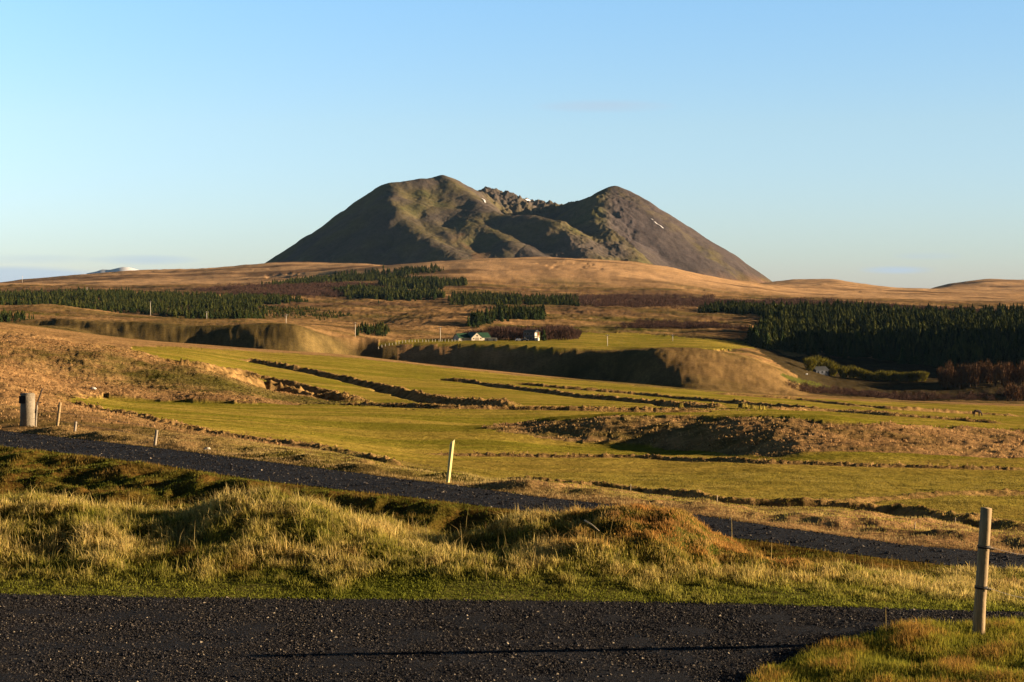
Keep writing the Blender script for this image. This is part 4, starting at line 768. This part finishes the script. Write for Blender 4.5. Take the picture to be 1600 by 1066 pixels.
# stalks
x, y, r = field(300, 13.6, 30, -.36, .36, 5); px = 800+F*x/y; e = edges(px); k = ((y > e[1]+.5) & (y < e[2]) & ((px < 1150) | (y < 19))) | ((y < e[0]-.1) & (px > 1220)); x, y = x[k], y[k]
blades('dry_stalks', x, y, r.uniform(.22, .5, len(x)), np.full(len(x), .006), np.tile(STRAW*.9, (len(x), 1))*r.uniform(.5, 1.2, (len(x), 1)), 'thin dry stalks rising above the grass', .15, 15)
a = base_from(913, 883, 18.9)+Vector((0, 0, .2)); b = base_from(936, 893, 18.7)+Vector((0, 0, .15)); tag(MB().tube([a, (a+b)/2+Vector((0, 0, .012)), b], [.009, .008, .005], 6).build('fallen_stick', M['strawm'], None, True), 'pale fallen stick lying on the orange mound', 'stick')
# ------------------------------------------------------------------ loose stones on the two roads
OC = np.array([(1, 0, 0), (-1, 0, 0), (0, 1, 0), (0, -1, 0), (0, 0, 1), (0, 0, -1)], float); OF = np.array([(0, 2, 4), (2, 1, 4), (1, 3, 4), (3, 0, 4), (2, 0, 5), (1, 2, 5), (3, 1, 5), (0, 3, 5)])
def stones(name, x, y, rad, col, label, seed, lift=0.0):
    r = np.random.default_rng(seed); n = len(x); z = base_z(x, y)+lift; a = r.uniform(0, 6.3, n); J = OC[None]*r.uniform(.55, 1.3, (n, 6, 1))+r.normal(0, .18, (n, 6, 3)); J[:, :, 2] *= .62
    ca, sa = np.cos(a)[:, None], np.sin(a)[:, None]; P = np.stack([(J[:, :, 0]*ca-J[:, :, 1]*sa), (J[:, :, 0]*sa+J[:, :, 1]*ca), J[:, :, 2]], 2)*rad[:, None, None]; P += np.stack([x, y, z+rad*.12], 1)[:, None]
    return tag(link(name, mesh_np(name, P.reshape(-1, 3), None, (OF[None]+(np.arange(n)*6)[:, None, None]).reshape(-1, 3), mat=M['stone'], col=np.repeat(col, 6, 0), smooth=False)), label, 'gravel', None, 'stuff')
def scol(n, r):
    q = r.random(n); c = np.array([.019, .018, .020])*r.uniform(.4, 1.8, (n, 1)); m1 = q > .84; c[m1] = np.array([.095, .080, .064])*r.uniform(.4, 1.3, (m1.sum(), 1)); m2 = q > .968; c[m2] = np.array([.30, .25, .18])*r.uniform(.5, 1.2, (m2.sum(), 1)); return c
x, y, r = field(470000, 11.5, 17.2, -.42, .42, 6); px = 800+F*x/y; e = edges(px); k = (y < e[1]+.05) & (y > np.where(px > 1130, e[0]-.05, 0)); x, y, e0, e1_ = x[k], y[k], e[0][k], e[1][k]; r = np.random.default_rng(26)
dens = np.clip(.95+.8*fbm(x*.6, y*2.2, 2.2, 3, 740)+.5*sstep(.9, .1, np.abs(e1_-y))-.35*np.exp(-((y-15.2+.1*np.sin(x))/.22)**2)-.35*np.exp(-((y-13.6+.1*np.sin(x))/.22)**2), .25, 1); k = r.random(len(x)) < dens; x, y = x[k], y[k]; rad = np.minimum(.0046*(1-r.random(len(x)))**-.30, .022); stones('gravel_stones', x, y, rad, scol(len(x), r), 'loose black and brown gravel on the near track', 41)
x, y, r = field(150000, 22, 58, -.40, .40, 7); px = 800+F*x/y; e = edges(px); k = (y > e[2]-.1) & (y < e[3]+.1); x, y = x[k], y[k]; r = np.random.default_rng(27); rad = np.minimum(.011*(1-r.random(len(x)))**-.35, .05); stones('gravel_stones', x, y, rad, scol(len(x), r), 'loose dark gravel on the far farm road', 42)

# ------------------------------------------------------------------ the air
hz = MB().box(-17000, 17000, -400, 15600, -140, 460).build('haze', bpy.data.materials.new('haze_air')); tag(hz, 'thin pale blue haze over the valley', None, None, 'stuff')
hm = hz.data.materials[0]; hm.use_nodes = True; hn = hm.node_tree; hn.nodes.clear(); ho = hn.nodes.new('ShaderNodeOutputMaterial'); hv = hn.nodes.new('ShaderNodeVolumePrincipled')
hv.inputs['Color'].default_value = (.36, .64, 1, 1); hv.inputs['Density'].default_value = 0.85e-5; hv.inputs['Anisotropy'].default_value = 0.0; hn.links.new(hv.outputs[0], ho.inputs['Volume'])
S.cycles.volume_bounces = 0; S.cycles.volume_max_steps = 64
